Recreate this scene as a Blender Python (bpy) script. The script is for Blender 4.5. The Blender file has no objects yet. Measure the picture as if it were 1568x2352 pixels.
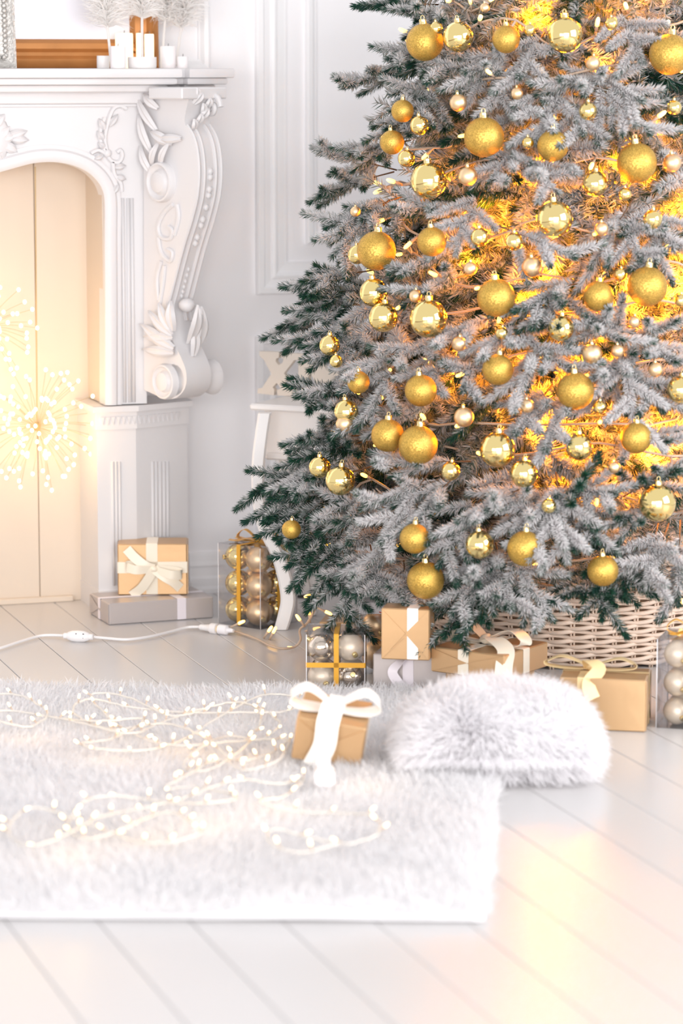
import bpy, math, random
import numpy as np
from mathutils import Vector, Matrix, Quaternion

# ------------------------------------------------------------------ camera, world, lights, exposure
SC = bpy.context.scene
COL = SC.collection
W, H, F = 1568, 2352, 6860.0          # frame and focal length in pixels of the frame
CZ = 1.25
PITCH = math.atan2(1026.0, F)
YAW = math.radians(18.0)
CAM = Vector((0, 0, CZ))
FH = Vector((math.sin(YAW), math.cos(YAW), 0))
RT = Vector((math.cos(YAW), -math.sin(YAW), 0))
FW = FH * math.cos(PITCH) - Vector((0, 0, math.sin(PITCH)))
UP = FH * math.sin(PITCH) + Vector((0, 0, math.cos(PITCH)))

cam_d = bpy.data.cameras.new('camera')
cam_d.sensor_width = 36.0
cam_d.lens = F * 36.0 / H
cam_d.clip_start = 0.05
cam_d.dof.use_dof = True
cam_d.dof.focus_distance = 6.28
cam_d.dof.aperture_fstop = 2.7
cam = bpy.data.objects.new('camera', cam_d)
COL.objects.link(cam)
cam.location = CAM
cam.rotation_euler = (math.pi / 2 - PITCH, 0, -YAW)
SC.camera = cam

SC.view_settings.view_transform = 'Standard'
SC.view_settings.look = 'None'
SC.view_settings.gamma = 1.0
SC.view_settings.use_curve_mapping = False
SC.view_settings.exposure = 0.19
TREE_W = 7.2
FIRE_W = 0.17
SC.cycles.use_denoising = True
SC.cycles.max_bounces = 10
SC.cycles.diffuse_bounces = 8
SC.cycles.transparent_max_bounces = 16
SC.cycles.sample_clamp_indirect = 6.0
SC.cycles.caustics_reflective = False
SC.cycles.caustics_refractive = False

world = bpy.data.worlds.new('bright overcast daylight')
SC.world = world
world.use_nodes = True
world.node_tree.nodes['Background'].inputs[0].default_value = (0.985, 0.975, 1.0, 1)
world.node_tree.nodes['Background'].inputs[1].default_value = 0.80


def area(name, loc, target, sx, sy, power, col):
    l = bpy.data.lights.new(name, 'AREA')
    l.shape = 'RECTANGLE'; l.size = sx; l.size_y = sy; l.energy = power; l.color = col
    o = bpy.data.objects.new(name, l); COL.objects.link(o)
    o.location = loc
    o.rotation_euler = (Vector(target) - Vector(loc)).to_track_quat('-Z', 'Y').to_euler()
    return o


area('window_daylight', (4.6, 2.2, 1.9), (1.0, 5.6, 0.6), 2.6, 2.4, 130, (0.99, 0.985, 1.0))
area('rear_fill_light', (0.6, -1.2, 1.3), (1.8, 6.8, 0.9), 4.0, 2.2, 250, (1.0, 0.985, 0.985))  # added softbox behind the camera, brightens the wall head-on

area('left_fill_light', (-2.6, 0.6, 1.2), (1.8, 6.8, 0.5), 2.6, 1.8, 80, (1.0, 0.985, 0.99))  # added fill lamp from front left, lifts the lower wall


def point(name, loc, power, col, r=0.012):
    l = bpy.data.lights.new(name, 'POINT'); l.energy = power; l.color = col; l.shadow_soft_size = r
    o = bpy.data.objects.new(name, l); COL.objects.link(o); o.location = loc
    return o


# ------------------------------------------------------------------ picture point -> place in the room
def ray(px, py):
    return FW * F + RT * (px - W / 2) + UP * (H / 2 - py)


def fl(px, py, z=0.0):
    d = ray(px, py); t = (z - CZ) / d.z
    return CAM + d * t


def dp(px, py, D):
    return CAM + ray(px, py) * (D / F)


def wl(px, py, y):
    d = ray(px, py); return CAM + d * (y / d.y)


def vp(px, py, p0, n):
    d = ray(px, py); return CAM + d * ((p0 - CAM).dot(n) / d.dot(n))


def axial(p):
    return (Vector(p) - CAM).dot(FW)


def pix(p):
    v = Vector(p) - CAM; D = v.dot(FW)
    return W / 2 + F * v.dot(RT) / D, H / 2 - F * v.dot(UP) / D, D


# ------------------------------------------------------------------ materials
def mat(name, col, rough=0.5, metal=0.0, noise=None, bump=None, coat=0.0, sheen=0.0, spec=0.5):
    m = bpy.data.materials.new(name); m.use_nodes = True
    nt = m.node_tree; b = nt.nodes['Principled BSDF']
    b.inputs['Base Color'].default_value = (*col, 1)
    b.inputs['Roughness'].default_value = rough
    b.inputs['Metallic'].default_value = metal
    b.inputs['Coat Weight'].default_value = coat
    b.inputs['Sheen Weight'].default_value = sheen
    b.inputs['Specular IOR Level'].default_value = spec
    if noise:
        sc, amt = noise
        tc = nt.nodes.new('ShaderNodeTexCoord'); n = nt.nodes.new('ShaderNodeTexNoise')
        n.inputs['Scale'].default_value = sc; n.inputs['Detail'].default_value = 5
        r = nt.nodes.new('ShaderNodeMix'); r.data_type = 'RGBA'
        r.inputs[6].default_value = (*[c * (1 - amt) for c in col], 1)
        r.inputs[7].default_value = (*[min(1, c * (1 + amt)) for c in col], 1)
        nt.links.new(tc.outputs['Object'], n.inputs['Vector'])
        nt.links.new(n.outputs['Fac'], r.inputs[0])
        nt.links.new(r.outputs[2], b.inputs['Base Color'])
    if bump:
        sc, st, dist = bump
        tc = nt.nodes.new('ShaderNodeTexCoord'); n = nt.nodes.new('ShaderNodeTexNoise')
        n.inputs['Scale'].default_value = sc; n.inputs['Detail'].default_value = 3
        bp = nt.nodes.new('ShaderNodeBump'); bp.inputs['Strength'].default_value = st
        bp.inputs['Distance'].default_value = dist
        nt.links.new(tc.outputs['Object'], n.inputs['Vector'])
        nt.links.new(n.outputs['Fac'], bp.inputs['Height'])
        nt.links.new(bp.outputs['Normal'], b.inputs['Normal'])
    return m


def emis(name, col, s):
    m = bpy.data.materials.new(name); m.use_nodes = True
    nt = m.node_tree; b = nt.nodes['Principled BSDF']
    b.inputs['Base Color'].default_value = (0.9, 0.85, 0.7, 1)
    b.inputs['Emission Color'].default_value = (*col, 1)
    b.inputs['Emission Strength'].default_value = s
    m.cycles.emission_sampling = 'NONE'
    return m


M = {}
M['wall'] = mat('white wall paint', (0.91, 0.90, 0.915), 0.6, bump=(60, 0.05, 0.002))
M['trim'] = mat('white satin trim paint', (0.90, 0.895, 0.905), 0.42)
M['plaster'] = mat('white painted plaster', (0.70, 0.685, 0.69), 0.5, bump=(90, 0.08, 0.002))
M['firebox'] = mat('firebox boards with warm glow in colour', (0.66, 0.57, 0.475), 0.5, noise=(7, 0.03))  # cream tint puts the recess's warm, dimmer light into the colour
M['plank'] = mat('white floor paint', (0.60, 0.585, 0.58), 0.28, noise=(3.0, 0.025), bump=(14, 0.06, 0.002))
M['gap'] = mat('brown floor underlay', (0.23, 0.15, 0.12), 0.8)
M['rug'] = mat('white rug pile', (0.835, 0.83, 0.835), 0.85)
M['rugback'] = mat('white rug backing', (0.94, 0.93, 0.94), 0.9)
M['fur'] = mat('white long fur', (0.94, 0.93, 0.94), 0.75)
M['goldpaper'] = mat('satin gold paper', (0.61, 0.39, 0.205), 0.36, 0.5, noise=(9, 0.06), bump=(22, 0.12, 0.004))
M['greypaper'] = mat('satin silver paper', (0.55, 0.50, 0.485), 0.38, 0.45, noise=(8, 0.05), bump=(20, 0.12, 0.004))
M['cream'] = mat('cream satin ribbon', (0.86, 0.78, 0.64), 0.38, sheen=0.3)
M['whiterib'] = mat('white satin ribbon', (0.90, 0.86, 0.80), 0.38, sheen=0.3)
M['lilac'] = mat('pale lilac ribbon', (0.80, 0.74, 0.78), 0.38, sheen=0.3)
M['goldrib'] = mat('gold satin ribbon', (0.72, 0.36, 0.03), 0.35, 0.1)
M['goldcream'] = mat('pale gold ribbon', (0.82, 0.62, 0.33), 0.36, 0.1)
M['stool'] = mat('white lacquered wood', (0.84, 0.82, 0.81), 0.35)
M['sign'] = mat('cream painted wood', (0.75, 0.67, 0.585), 0.6)
M['dark'] = mat('dark felt pad', (0.03, 0.035, 0.035), 0.8)
M['wicker'] = mat('pale willow', (0.70, 0.565, 0.46), 0.5, noise=(40, 0.12))
M['wickerin'] = mat('dark brown basket lining', (0.30, 0.19, 0.12), 0.9)  # one even dark brown
M['bark'] = mat('brown bark', (0.16, 0.10, 0.06), 0.8, noise=(60, 0.3))
M['twine'] = mat('clear twisted cord', (0.56, 0.42, 0.31), 0.35)
M['clearwire'] = mat('clear grey cord', (0.70, 0.66, 0.60), 0.3)
M['whiteplastic'] = mat('white plastic', (0.82, 0.80, 0.80), 0.35)
M['slit'] = mat('dark slot', (0.18, 0.17, 0.17), 0.6)
M['frost'] = mat('frosted plastic', (0.88, 0.86, 0.88), 0.25)
M['led'] = emis('lit amber bulb', (1.0, 0.50, 0.07), 3.6)
M['ledwarm'] = emis('lit warm white bulb', (1.0, 0.70, 0.30), 3.2)
M['spark'] = emis('lit pale bulb', (1.0, 0.82, 0.50), 3.2)
M['candle'] = mat('white wax', (0.88, 0.84, 0.84), 0.4)
M['candlelit'] = emis('lit wax', (1.0, 0.84, 0.55), 0.75)
M['frame'] = mat('brown gold frame', (0.50, 0.21, 0.06), 0.42, 0.35, noise=(25, 0.2))
M['mirror'] = mat('mirror glass', (0.84, 0.83, 0.88), 0.55, 0.3)
M['silver'] = mat('antique silver frame', (0.50, 0.48, 0.45), 0.42, 0.5, bump=(120, 0.5, 0.006))
M['plume'] = mat('white plume', (0.97, 0.955, 0.94), 0.9)
M['cap'] = mat('pale gold cap', (0.85, 0.68, 0.34), 0.22, 1.0)
M['wire'] = mat('thin bronze wire', (0.50, 0.36, 0.18), 0.5, 0.3)


def clear_mat():
    m = bpy.data.materials.new('clear plastic'); m.use_nodes = True
    nt = m.node_tree; nt.nodes.clear()
    o = nt.nodes.new('ShaderNodeOutputMaterial'); mx = nt.nodes.new('ShaderNodeMixShader')
    t = nt.nodes.new('ShaderNodeBsdfTransparent'); t.inputs[0].default_value = (0.97, 0.965, 0.97, 1)
    g = nt.nodes.new('ShaderNodeBsdfGlossy'); g.inputs['Roughness'].default_value = 0.06
    lw = nt.nodes.new('ShaderNodeLayerWeight'); lw.inputs['Blend'].default_value = 0.22
    mr = nt.nodes.new('ShaderNodeMapRange')
    mr.inputs['To Min'].default_value = 0.05; mr.inputs['To Max'].default_value = 0.6
    nt.links.new(lw.outputs['Fresnel'], mr.inputs['Value'])
    nt.links.new(mr.outputs[0], mx.inputs[0])
    nt.links.new(t.outputs[0], mx.inputs[1]); nt.links.new(g.outputs[0], mx.inputs[2])
    nt.links.new(mx.outputs[0], o.inputs['Surface'])
    return m


M['clear'] = clear_mat()


def needle_mat():
    m = mat('flocked needles', (0.5, 0.5, 0.5), 0.62)
    nt = m.node_tree
    a = nt.nodes.new('ShaderNodeVertexColor'); a.layer_name = 'Col'
    nt.links.new(a.outputs['Color'], nt.nodes['Principled BSDF'].inputs['Base Color'])
    return m


M['needle'] = needle_mat()


def thin(m, fac):
    """let fibres pass light through to their far side"""
    nt = m.node_tree; b = nt.nodes['Principled BSDF']; out = nt.nodes['Material Output']
    t = nt.nodes.new('ShaderNodeBsdfTranslucent'); mx = nt.nodes.new('ShaderNodeMixShader')
    bc = b.inputs['Base Color']
    if bc.links: nt.links.new(bc.links[0].from_socket, t.inputs[0])
    else: t.inputs[0].default_value = bc.default_value
    mx.inputs[0].default_value = fac
    nt.links.new(b.outputs[0], mx.inputs[1]); nt.links.new(t.outputs[0], mx.inputs[2]); nt.links.new(mx.outputs[0], out.inputs['Surface'])


for k_, f_ in (('needle', 0.5), ('fur', 0.55), ('rug', 0.55), ('plume', 0.55)): thin(M[k_], f_)


def bauble_mat(name, col, rough, glitter):
    m = mat(name, col, rough, 1.0)
    nt = m.node_tree; b = nt.nodes['Principled BSDF']
    if glitter:
        b.inputs['Metallic'].default_value = 0.75
        tc = nt.nodes.new('ShaderNodeTexCoord'); v = nt.nodes.new('ShaderNodeTexVoronoi')
        v.inputs['Scale'].default_value = 38
        nt.links.new(tc.outputs['Object'], v.inputs['Vector'])
        r = nt.nodes.new('ShaderNodeMix'); r.data_type = 'RGBA'
        r.inputs[6].default_value = (*[c * 0.62 for c in col], 1)
        r.inputs[7].default_value = (*[min(1, c * 1.45 + 0.02) for c in col], 1)
        sp = nt.nodes.new('ShaderNodeSeparateColor')
        nt.links.new(v.outputs['Color'], sp.inputs[0])
        nt.links.new(sp.outputs[0], r.inputs[0]); nt.links.new(r.outputs[2], b.inputs['Base Color'])
        # every grain of glitter leans its own way
        g = nt.nodes.new('ShaderNodeNewGeometry')
        s1 = nt.nodes.new('ShaderNodeVectorMath'); s1.operation = 'SUBTRACT'; s1.inputs[1].default_value = (0.5, 0.5, 0.5)
        s2 = nt.nodes.new('ShaderNodeVectorMath'); s2.operation = 'SCALE'; s2.inputs['Scale'].default_value = 0.42
        s3 = nt.nodes.new('ShaderNodeVectorMath'); s3.operation = 'ADD'
        s4 = nt.nodes.new('ShaderNodeVectorMath'); s4.operation = 'NORMALIZE'
        nt.links.new(v.outputs['Color'], s1.inputs[0]); nt.links.new(s1.outputs[0], s2.inputs[0])
        nt.links.new(g.outputs['Normal'], s3.inputs[0]); nt.links.new(s2.outputs[0], s3.inputs[1])
        nt.links.new(s3.outputs[0], s4.inputs[0]); nt.links.new(s4.outputs[0], b.inputs['Normal'])
    return m


M['G'] = bauble_mat('gold glitter', (0.58, 0.36, 0.07), 0.42, True)
M['S'] = bauble_mat('polished gold', (0.95, 0.76, 0.33), 0.045, False)
M['Mt'] = bauble_mat('matte gold', (0.93, 0.69, 0.42), 0.40, False)
M['SC'] = bauble_mat('polished champagne', (0.90, 0.80, 0.66), 0.08, False)
M['MC'] = bauble_mat('matte champagne', (0.95, 0.82, 0.64), 0.40, False)
M['MC'].node_tree.nodes['Principled BSDF'].inputs['Metallic'].default_value = 0.4


# ------------------------------------------------------------------ mesh helpers
class MB:
    def __init__(s):
        s.v = []; s.f = []

    def add(s, vs, fs):
        o = len(s.v); s.v += [tuple(v) for v in vs]; s.f += [tuple(i + o for i in f) for f in fs]
        return s

    def box(s, c, size, rot=None):
        c = Vector(c); hx, hy, hz = [a / 2 for a in size]
        vs = [Vector((x, y, z)) for x in (-hx, hx) for y in (-hy, hy) for z in (-hz, hz)]
        if rot is not None: vs = [rot @ v for v in vs]
        return s.add([c + v for v in vs], [(0, 1, 3, 2), (4, 6, 7, 5), (0, 4, 5, 1), (2, 3, 7, 6), (0, 2, 6, 4), (1, 5, 7, 3)])

    def rbox(s, c, size, r, rot=None):
        """box with chamfered edges"""
        c = Vector(c); hx, hy, hz = [a / 2 for a in size]
        pts = []; idx = {}
        for sx in (-1, 1):
            for sy in (-1, 1):
                for sz in (-1, 1):
                    for k in range(3):
                        p = [sx * (hx - r), sy * (hy - r), sz * (hz - r)]
                        p[k] = (sx, sy, sz)[k] * (hx, hy, hz)[k]
                        idx[(sx, sy, sz, k)] = len(pts); pts.append(Vector(p))
        fs = []
        for k in range(3):
            a, b = [(1, 2), (2, 0), (0, 1)][k]
            for sg in (-1, 1):
                q = []
                for (sa, sb) in ((-1, -1), (1, -1), (1, 1), (-1, 1)):
                    t = [0, 0, 0]; t[k] = sg; t[a] = sa; t[b] = sb; q.append(idx[(*t, k)])
                fs.append(q if sg > 0 else q[::-1])
        for k in range(3):
            a, b = [(1, 2), (2, 0), (0, 1)][k]
            for sa in (-1, 1):
                for sb in (-1, 1):
                    t0 = [0, 0, 0]; t0[a] = sa; t0[b] = sb; t1 = list(t0); t0[k] = -1; t1[k] = 1
                    q = [idx[(*t0, a)], idx[(*t1, a)], idx[(*t1, b)], idx[(*t0, b)]]
                    fs.append(q if sa * sb < 0 else q[::-1])
        for sx in (-1, 1):
            for sy in (-1, 1):
                for sz in (-1, 1):
                    q = [idx[(sx, sy, sz, k)] for k in range(3)]
                    fs.append(q if sx * sy * sz > 0 else q[::-1])
        if rot is not None: pts = [rot @ p for p in pts]
        return s.add([c + p for p in pts], fs)

    def tube(s, pts, r, n=8, closed=False, cap=True, flat=1.0, ref=None):
        pts = [Vector(p) for p in pts]; m = len(pts)
        rs = r if isinstance(r, (list, tuple)) else [r] * m
        vs = []; fs = []; nrm = None
        for i, p in enumerate(pts):
            if closed: t = pts[(i + 1) % m] - pts[i - 1]
            else: t = pts[min(i + 1, m - 1)] - pts[max(i - 1, 0)]
            t = t.normalized() if t.length > 1e-9 else Vector((0, 0, 1))
            if nrm is None:
                a = ref if ref is not None else (Vector((0, 0, 1)) if abs(t.z) < 0.9 else Vector((1, 0, 0)))
                nrm = (a - t * a.dot(t)).normalized()
            else:
                nrm = nrm - t * nrm.dot(t)
                nrm = nrm.normalized() if nrm.length > 1e-6 else t.orthogonal().normalized()
            b = t.cross(nrm)
            for k in range(n):
                a = 2 * math.pi * k / n
                vs.append(p + nrm * (math.cos(a) * rs[i] * flat) + b * (math.sin(a) * rs[i]))
        L = m if closed else m - 1
        for i in range(L):
            j = (i + 1) % m
            for k in range(n):
                k2 = (k + 1) % n
                fs.append((i * n + k, i * n + k2, j * n + k2, j * n + k))
        if cap and not closed:
            fs.append(tuple(range(n - 1, -1, -1))); fs.append(tuple((m - 1) * n + k for k in range(n)))
        return s.add(vs, fs)

    def lathe(s, prof, n=24, mtx=None):
        vs = []; fs = []
        for (r, z) in prof:
            for k in range(n):
                a = 2 * math.pi * k / n
                vs.append(Vector((max(r, 1e-5) * math.cos(a), max(r, 1e-5) * math.sin(a), z)))
        for i in range(len(prof) - 1):
            for k in range(n):
                k2 = (k + 1) % n
                fs.append((i * n + k, i * n + k2, (i + 1) * n + k2, (i + 1) * n + k))
        fs.append(tuple(range(n - 1, -1, -1))); fs.append(tuple((len(prof) - 1) * n + k for k in range(n)))
        if mtx is not None: vs = [mtx @ v for v in vs]
        return s.add(vs, fs)

    def prism(s, poly, vec):
        """extrude a planar outline of points by a vector"""
        n = len(poly); vec = Vector(vec)
        vs = [Vector(p) for p in poly] + [Vector(p) + vec for p in poly]
        fs = [tuple(range(n - 1, -1, -1)), tuple(range(n, 2 * n))]
        for i in range(n):
            j = (i + 1) % n; fs.append((i, j, n + j, n + i))
        return s.add(vs, fs)

    def sweep(s, path, outs, ups, prof, closed=False):
        """profile of (out, up) swept along a path"""
        n = len(prof); m = len(path); vs = []; fs = []
        for p, o, u in zip(path, outs, ups):
            for (a, b) in prof: vs.append(Vector(p) + Vector(o) * a + Vector(u) * b)
        for i in range(m if closed else m - 1):
            j = (i + 1) % m
            for k in range(n):
                k2 = (k + 1) % n
                fs.append((i * n + k, j * n + k, j * n + k2, i * n + k2))
        if not closed:
            fs.append(tuple(range(n))); fs.append(tuple((m - 1) * n + k for k in range(n - 1, -1, -1)))
        return s.add(vs, fs)

    def ribbon(s, pts, sides, w, t=0.0009):
        pts = [Vector(p) for p in pts]; m = len(pts); vs = []; fs = []
        ws = w if isinstance(w, (list, tuple)) else [w] * m
        for i, p in enumerate(pts):
            tg = (pts[min(i + 1, m - 1)] - pts[max(i - 1, 0)]).normalized()
            sd = Vector(sides[i] if isinstance(sides, list) else sides)
            sd = (sd - tg * sd.dot(tg)).normalized(); nn = tg.cross(sd)
            for a, b in ((-1, -1), (1, -1), (1, 1), (-1, 1)):
                vs.append(p + sd * (a * ws[i] / 2) + nn * (b * t / 2))
        for i in range(m - 1):
            for k in range(4):
                k2 = (k + 1) % 4
                fs.append((i * 4 + k, i * 4 + k2, i * 4 + 4 + k2, i * 4 + 4 + k))
        fs.append((3, 2, 1, 0)); fs.append(tuple((m - 1) * 4 + k for k in range(4)))
        return s.add(vs, fs)

    def blob(s, c, rad, rot=None, n=10, m=7):
        c = Vector(c); vs = []; fs = []
        for i in range(m + 1):
            th = math.pi * i / m
            for k in range(n):
                a = 2 * math.pi * k / n
                v = Vector((rad[0] * math.sin(th) * math.cos(a), rad[1] * math.sin(th) * math.sin(a), rad[2] * math.cos(th)))
                vs.append(c + (rot @ v if rot is not None else v))
        for i in range(m):
            for k in range(n):
                k2 = (k + 1) % n
                fs.append((i * n + k, (i + 1) * n + k, (i + 1) * n + k2, i * n + k2))
        return s.add(vs, fs)

    def mesh(s, name, m, smooth=False):
        me = bpy.data.meshes.new(name)
        me.from_pydata(s.v, [], s.f)
        if m is not None: me.materials.append(m)
        if smooth: sm(me)
        me.update()
        return me


def sm(me, ang=None):
    me.polygons.foreach_set('use_smooth', [True] * len(me.polygons))
    if ang is not None:
        me.set_sharp_from_angle(angle=math.radians(ang))


MW = {}


def obj(name, data, parent=None, mw=None):
    """link a mesh; with a parent, mesh data in room coordinates stay where they are unless mw is given as a local matrix"""
    o = bpy.data.objects.new(name, data); COL.objects.link(o)
    if parent is not None:
        o.parent = parent
        if mw is None: o.matrix_parent_inverse = MW[parent.name].inverted()
        else: o.matrix_local = mw
        MW[o.name] = Matrix.Identity(4) if mw is None else MW[parent.name] @ mw
    else:
        if mw is not None: o.matrix_world = mw
        MW[o.name] = mw.copy() if mw is not None else Matrix.Identity(4)
    return o


def part(name, mb, m, parent, smooth=False, ang=None, label=None, local=False):
    me = mb.mesh(name, m, smooth)
    if smooth and ang is not None: sm(me, ang)
    o = obj(name, me, parent, Matrix.Identity(4) if local else None)
    if label: o['label'] = label
    return o


def tag(o, label, cat, group=None):
    o['label'] = label; o['category'] = cat
    if group: o['group'] = group
    return o


def thing(name, label, cat, mw=None, group=None):
    o = bpy.data.objects.new(name, None); COL.objects.link(o)
    o.empty_display_size = 0.05
    if mw is None: mw = Matrix.Identity(4)
    elif isinstance(mw, Vector): mw = Matrix.Translation(mw)
    o.matrix_world = mw; MW[o.name] = mw.copy()
    return tag(o, label, cat, group)


def struct(name, me, parent=None, mw=None):
    o = obj(name, me, parent, mw)
    if parent is None: o['kind'] = 'structure'
    return o


def frame_mtx(o, x, y, z):
    return Matrix(((x[0], y[0], z[0], o[0]), (x[1], y[1], z[1], o[1]), (x[2], y[2], z[2], o[2]), (0, 0, 0, 1)))


def smooth_path(pts, k=6, closed=False):
    pts = [Vector(p) for p in pts]; n = len(pts); out = []
    rng = range(n) if closed else range(n - 1)
    for i in rng:
        if closed: p0, p1, p2, p3 = pts[i - 1], pts[i], pts[(i + 1) % n], pts[(i + 2) % n]
        else: p0, p1, p2, p3 = pts[max(i - 1, 0)], pts[i], pts[i + 1], pts[min(i + 2, n - 1)]
        for j in range(k):
            t = j / k
            out.append(0.5 * ((2 * p1) + (p2 - p0) * t + (2 * p0 - 5 * p1 + 4 * p2 - p3) * t * t + (3 * p1 - p0 - 3 * p2 + p3) * t ** 3))
    if not closed: out.append(pts[-1])
    return out


def filled(loops, thick, mtx, bevel=0.0):
    """flat outline with holes, given thickness; local XY outline, centred on local Z"""
    cu = bpy.data.curves.new('outline', 'CURVE'); cu.dimensions = '2D'; cu.fill_mode = 'BOTH'
    cu.extrude = thick / 2 - bevel; cu.bevel_depth = bevel; cu.bevel_resolution = 1
    for lp in loops:
        sp = cu.splines.new('POLY'); sp.points.add(len(lp) - 1)
        for q, p in zip(sp.points, lp): q.co = (p[0], p[1], 0, 1)
        sp.use_cyclic_u = True
    o = bpy.data.objects.new('outline', cu); COL.objects.link(o)
    dg = bpy.context.evaluated_depsgraph_get()
    me = bpy.data.meshes.new_from_object(o.evaluated_get(dg))
    bpy.data.objects.remove(o); bpy.data.curves.remove(cu)
    me.transform(mtx)
    return me


def np_mesh(name, verts, faces, m, cols=None, tri=True):
    """verts (n,3) and faces (k,3 or 4) arrays -> mesh"""
    me = bpy.data.meshes.new(name)
    nv, nf, w = len(verts), len(faces), faces.shape[1]
    me.vertices.add(nv); me.vertices.foreach_set('co', np.ascontiguousarray(verts, np.float32).ravel())
    me.loops.add(nf * w); me.loops.foreach_set('vertex_index', np.ascontiguousarray(faces, np.int32).ravel())
    me.polygons.add(nf)
    me.polygons.foreach_set('loop_start', np.arange(0, nf * w, w, dtype=np.int32))
    me.polygons.foreach_set('loop_total', np.full(nf, w, np.int32))
    me.update(calc_edges=True)
    if cols is not None:
        ca = me.color_attributes.new('Col', 'FLOAT_COLOR', 'POINT')
        c4 = np.ones((nv, 4), np.float32); c4[:, :3] = cols
        ca.data.foreach_set('color', c4.ravel())
    me.materials.append(m)
    return me


RNG = np.random.default_rng(11)
random.seed(7)


def nrmz(a):
    return a / np.maximum(np.linalg.norm(a, axis=1, keepdims=True), 1e-9)


def strands(base, nrm, length, comb, width, lay=0.5, jitter=0.35):
    """tapered three-joint hairs as flat slivers: (verts, faces)"""
    n = len(base)
    d0 = nrmz(nrm + RNG.normal(0, jitter * 0.6, (n, 3)))
    d1 = nrmz(d0 * (1 - lay) + comb * lay + RNG.normal(0, jitter, (n, 3)))
    L = (length * RNG.uniform(0.6, 1.15, n))[:, None]
    p1 = base + d0 * L * 0.4
    p2 = p1 + nrmz(d0 * 0.4 + d1 * 0.6) * L * 0.35
    p3 = p2 + d1 * L * 0.35
    side = nrmz(np.cross(d0, RNG.normal(0, 1, (n, 3)))) * width / 2
    v = np.stack([base - side, base + side, p1 - side, p1 + side, p2 - side * 0.7, p2 + side * 0.7, p3], 1).reshape(-1, 3)
    f = np.array([[0, 1, 3], [0, 3, 2], [2, 3, 5], [2, 5, 4], [4, 5, 6]])
    f = (np.arange(n)[:, None, None] * 7 + f[None]).reshape(-1, 3)
    return v, f
# ------------------------------------------------------------------ room shell
WY = 6.817                                   # back wall
wall = struct('wall_back', MB().box((1.6, WY + 0.05, 1.3), (6.4, 0.1, 2.6)).mesh('wall_back', M['wall']))
floor = struct('floor', MB().box((1.6, 3.0, -0.035), (6.4, 7.7, 0.03)).mesh('floor', M['gap']))
PWID = 0.1294
for i in range(-13, 27):
    x0 = 0.979 + i * PWID
    cut = [2.9, 6.42, 4.1, 5.2, 3.4, 7.5, 4.9][i % 7]
    if x0 < 0.0 or x0 > 3.2: cut = 9
    for (ya, yb) in ((-0.8, cut), (cut, WY - 0.003)):
        if ya >= WY - 0.1: continue
        yb = min(yb, WY - 0.003)
        h = 0.02 + random.uniform(-0.0006, 0.0006)
        mb = MB().rbox((x0 + PWID / 2, (ya + yb) / 2, -h / 2 + random.uniform(-0.0004, 0.0)), (PWID - 0.0014, yb - ya - 0.002, h), 0.0012)
        obj('plank', mb.mesh('plank', M['plank']), floor)


def wx(px, py, dy=0.0): return wl(px, py, WY - dy).x
def wz(px, py, dy=0.0): return wl(px, py, WY - dy).z


def panel_frame(name, x0, x1, z0, z1, prof):
    """mitred moulding around a wall panel; prof is (inward, proud) from the outer edge"""
    c = [(x0, z0), (x1, z0), (x1, z1), (x0, z1)]
    d = [(1, 1), (-1, 1), (-1, -1), (1, -1)]
    path = [Vector((x, WY, z)) for x, z in c]
    outs = [Vector((a, 0, b)) for a, b in d]
    ups = [Vector((0, -1, 0))] * 4
    struct(name, MB().sweep(path, outs, ups, prof, True).mesh(name, M['trim']))


PROF_A = [(0, -0.01), (0, 0.018), (0.004, 0.022), (0.016, 0.022), (0.020, 0.016), (0.036, 0.012), (0.038, 0.017), (0.044, 0.019),
          (0.049, 0.017), (0.052, 0.010), (0.070, 0.007), (0.076, 0.007), (0.076, -0.01)]
PROF_B = [(0, -0.01), (0, 0.016), (0.005, 0.02), (0.014, 0.018), (0.022, 0.008), (0.026, 0.008), (0.026, -0.01)]
panel_frame('trim_1', wx(585, 400), wx(585, 400) + 1.55, wz(590, 676), 2.35, PROF_A)
panel_frame('trim_2', wx(700, 400), wx(700, 400) + 1.30, wz(700, 560), 2.22, PROF_B)
panel_frame('trim_3', wx(585, 1000), wx(585, 1000) + 1.55, wz(590, 1235), wz(590, 772), PROF_A)
panel_frame('trim_4', wx(120, 100) - 0.9, wx(478, 100), wz(470, 162), 2.35, PROF_B)
zb = wz(480, 1266)
bp = [(0, -0.001), (0.020, -0.001), (0.020, zb * 0.10), (0.016, zb * 0.16), (0.016, zb * 0.36), (0.013, zb * 0.42), (0.013, zb * 0.62),
      (0.016, zb * 0.68), (0.012, zb * 0.78), (0.009, zb * 0.93), (0.006, zb), (0, zb)]
xa, xb = wx(432, 1300), 4.6
struct('baseboard_back', MB().sweep([Vector((xa, WY, 0)), Vector((xb, WY, 0))], [Vector((0, -1, 0))] * 2, [Vector((0, 0, 1))] * 2, bp).mesh('baseboard_back', M['trim']))

# ------------------------------------------------------------------ fireplace surround
FD = 0.19                                    # how far the surround stands off the wall
FY = WY - FD
fx = lambda px, py, y=FY: wl(px, py, y).x
fz = lambda px, py, y=FY: wl(px, py, y).z
XC = fx(-25, 400)                            # centre of the surround
fp = thing('fireplace', 'white carved plaster fireplace surround with scrolled brackets against the wall', 'fireplace', Vector((XC, FY, 0)))

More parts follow.
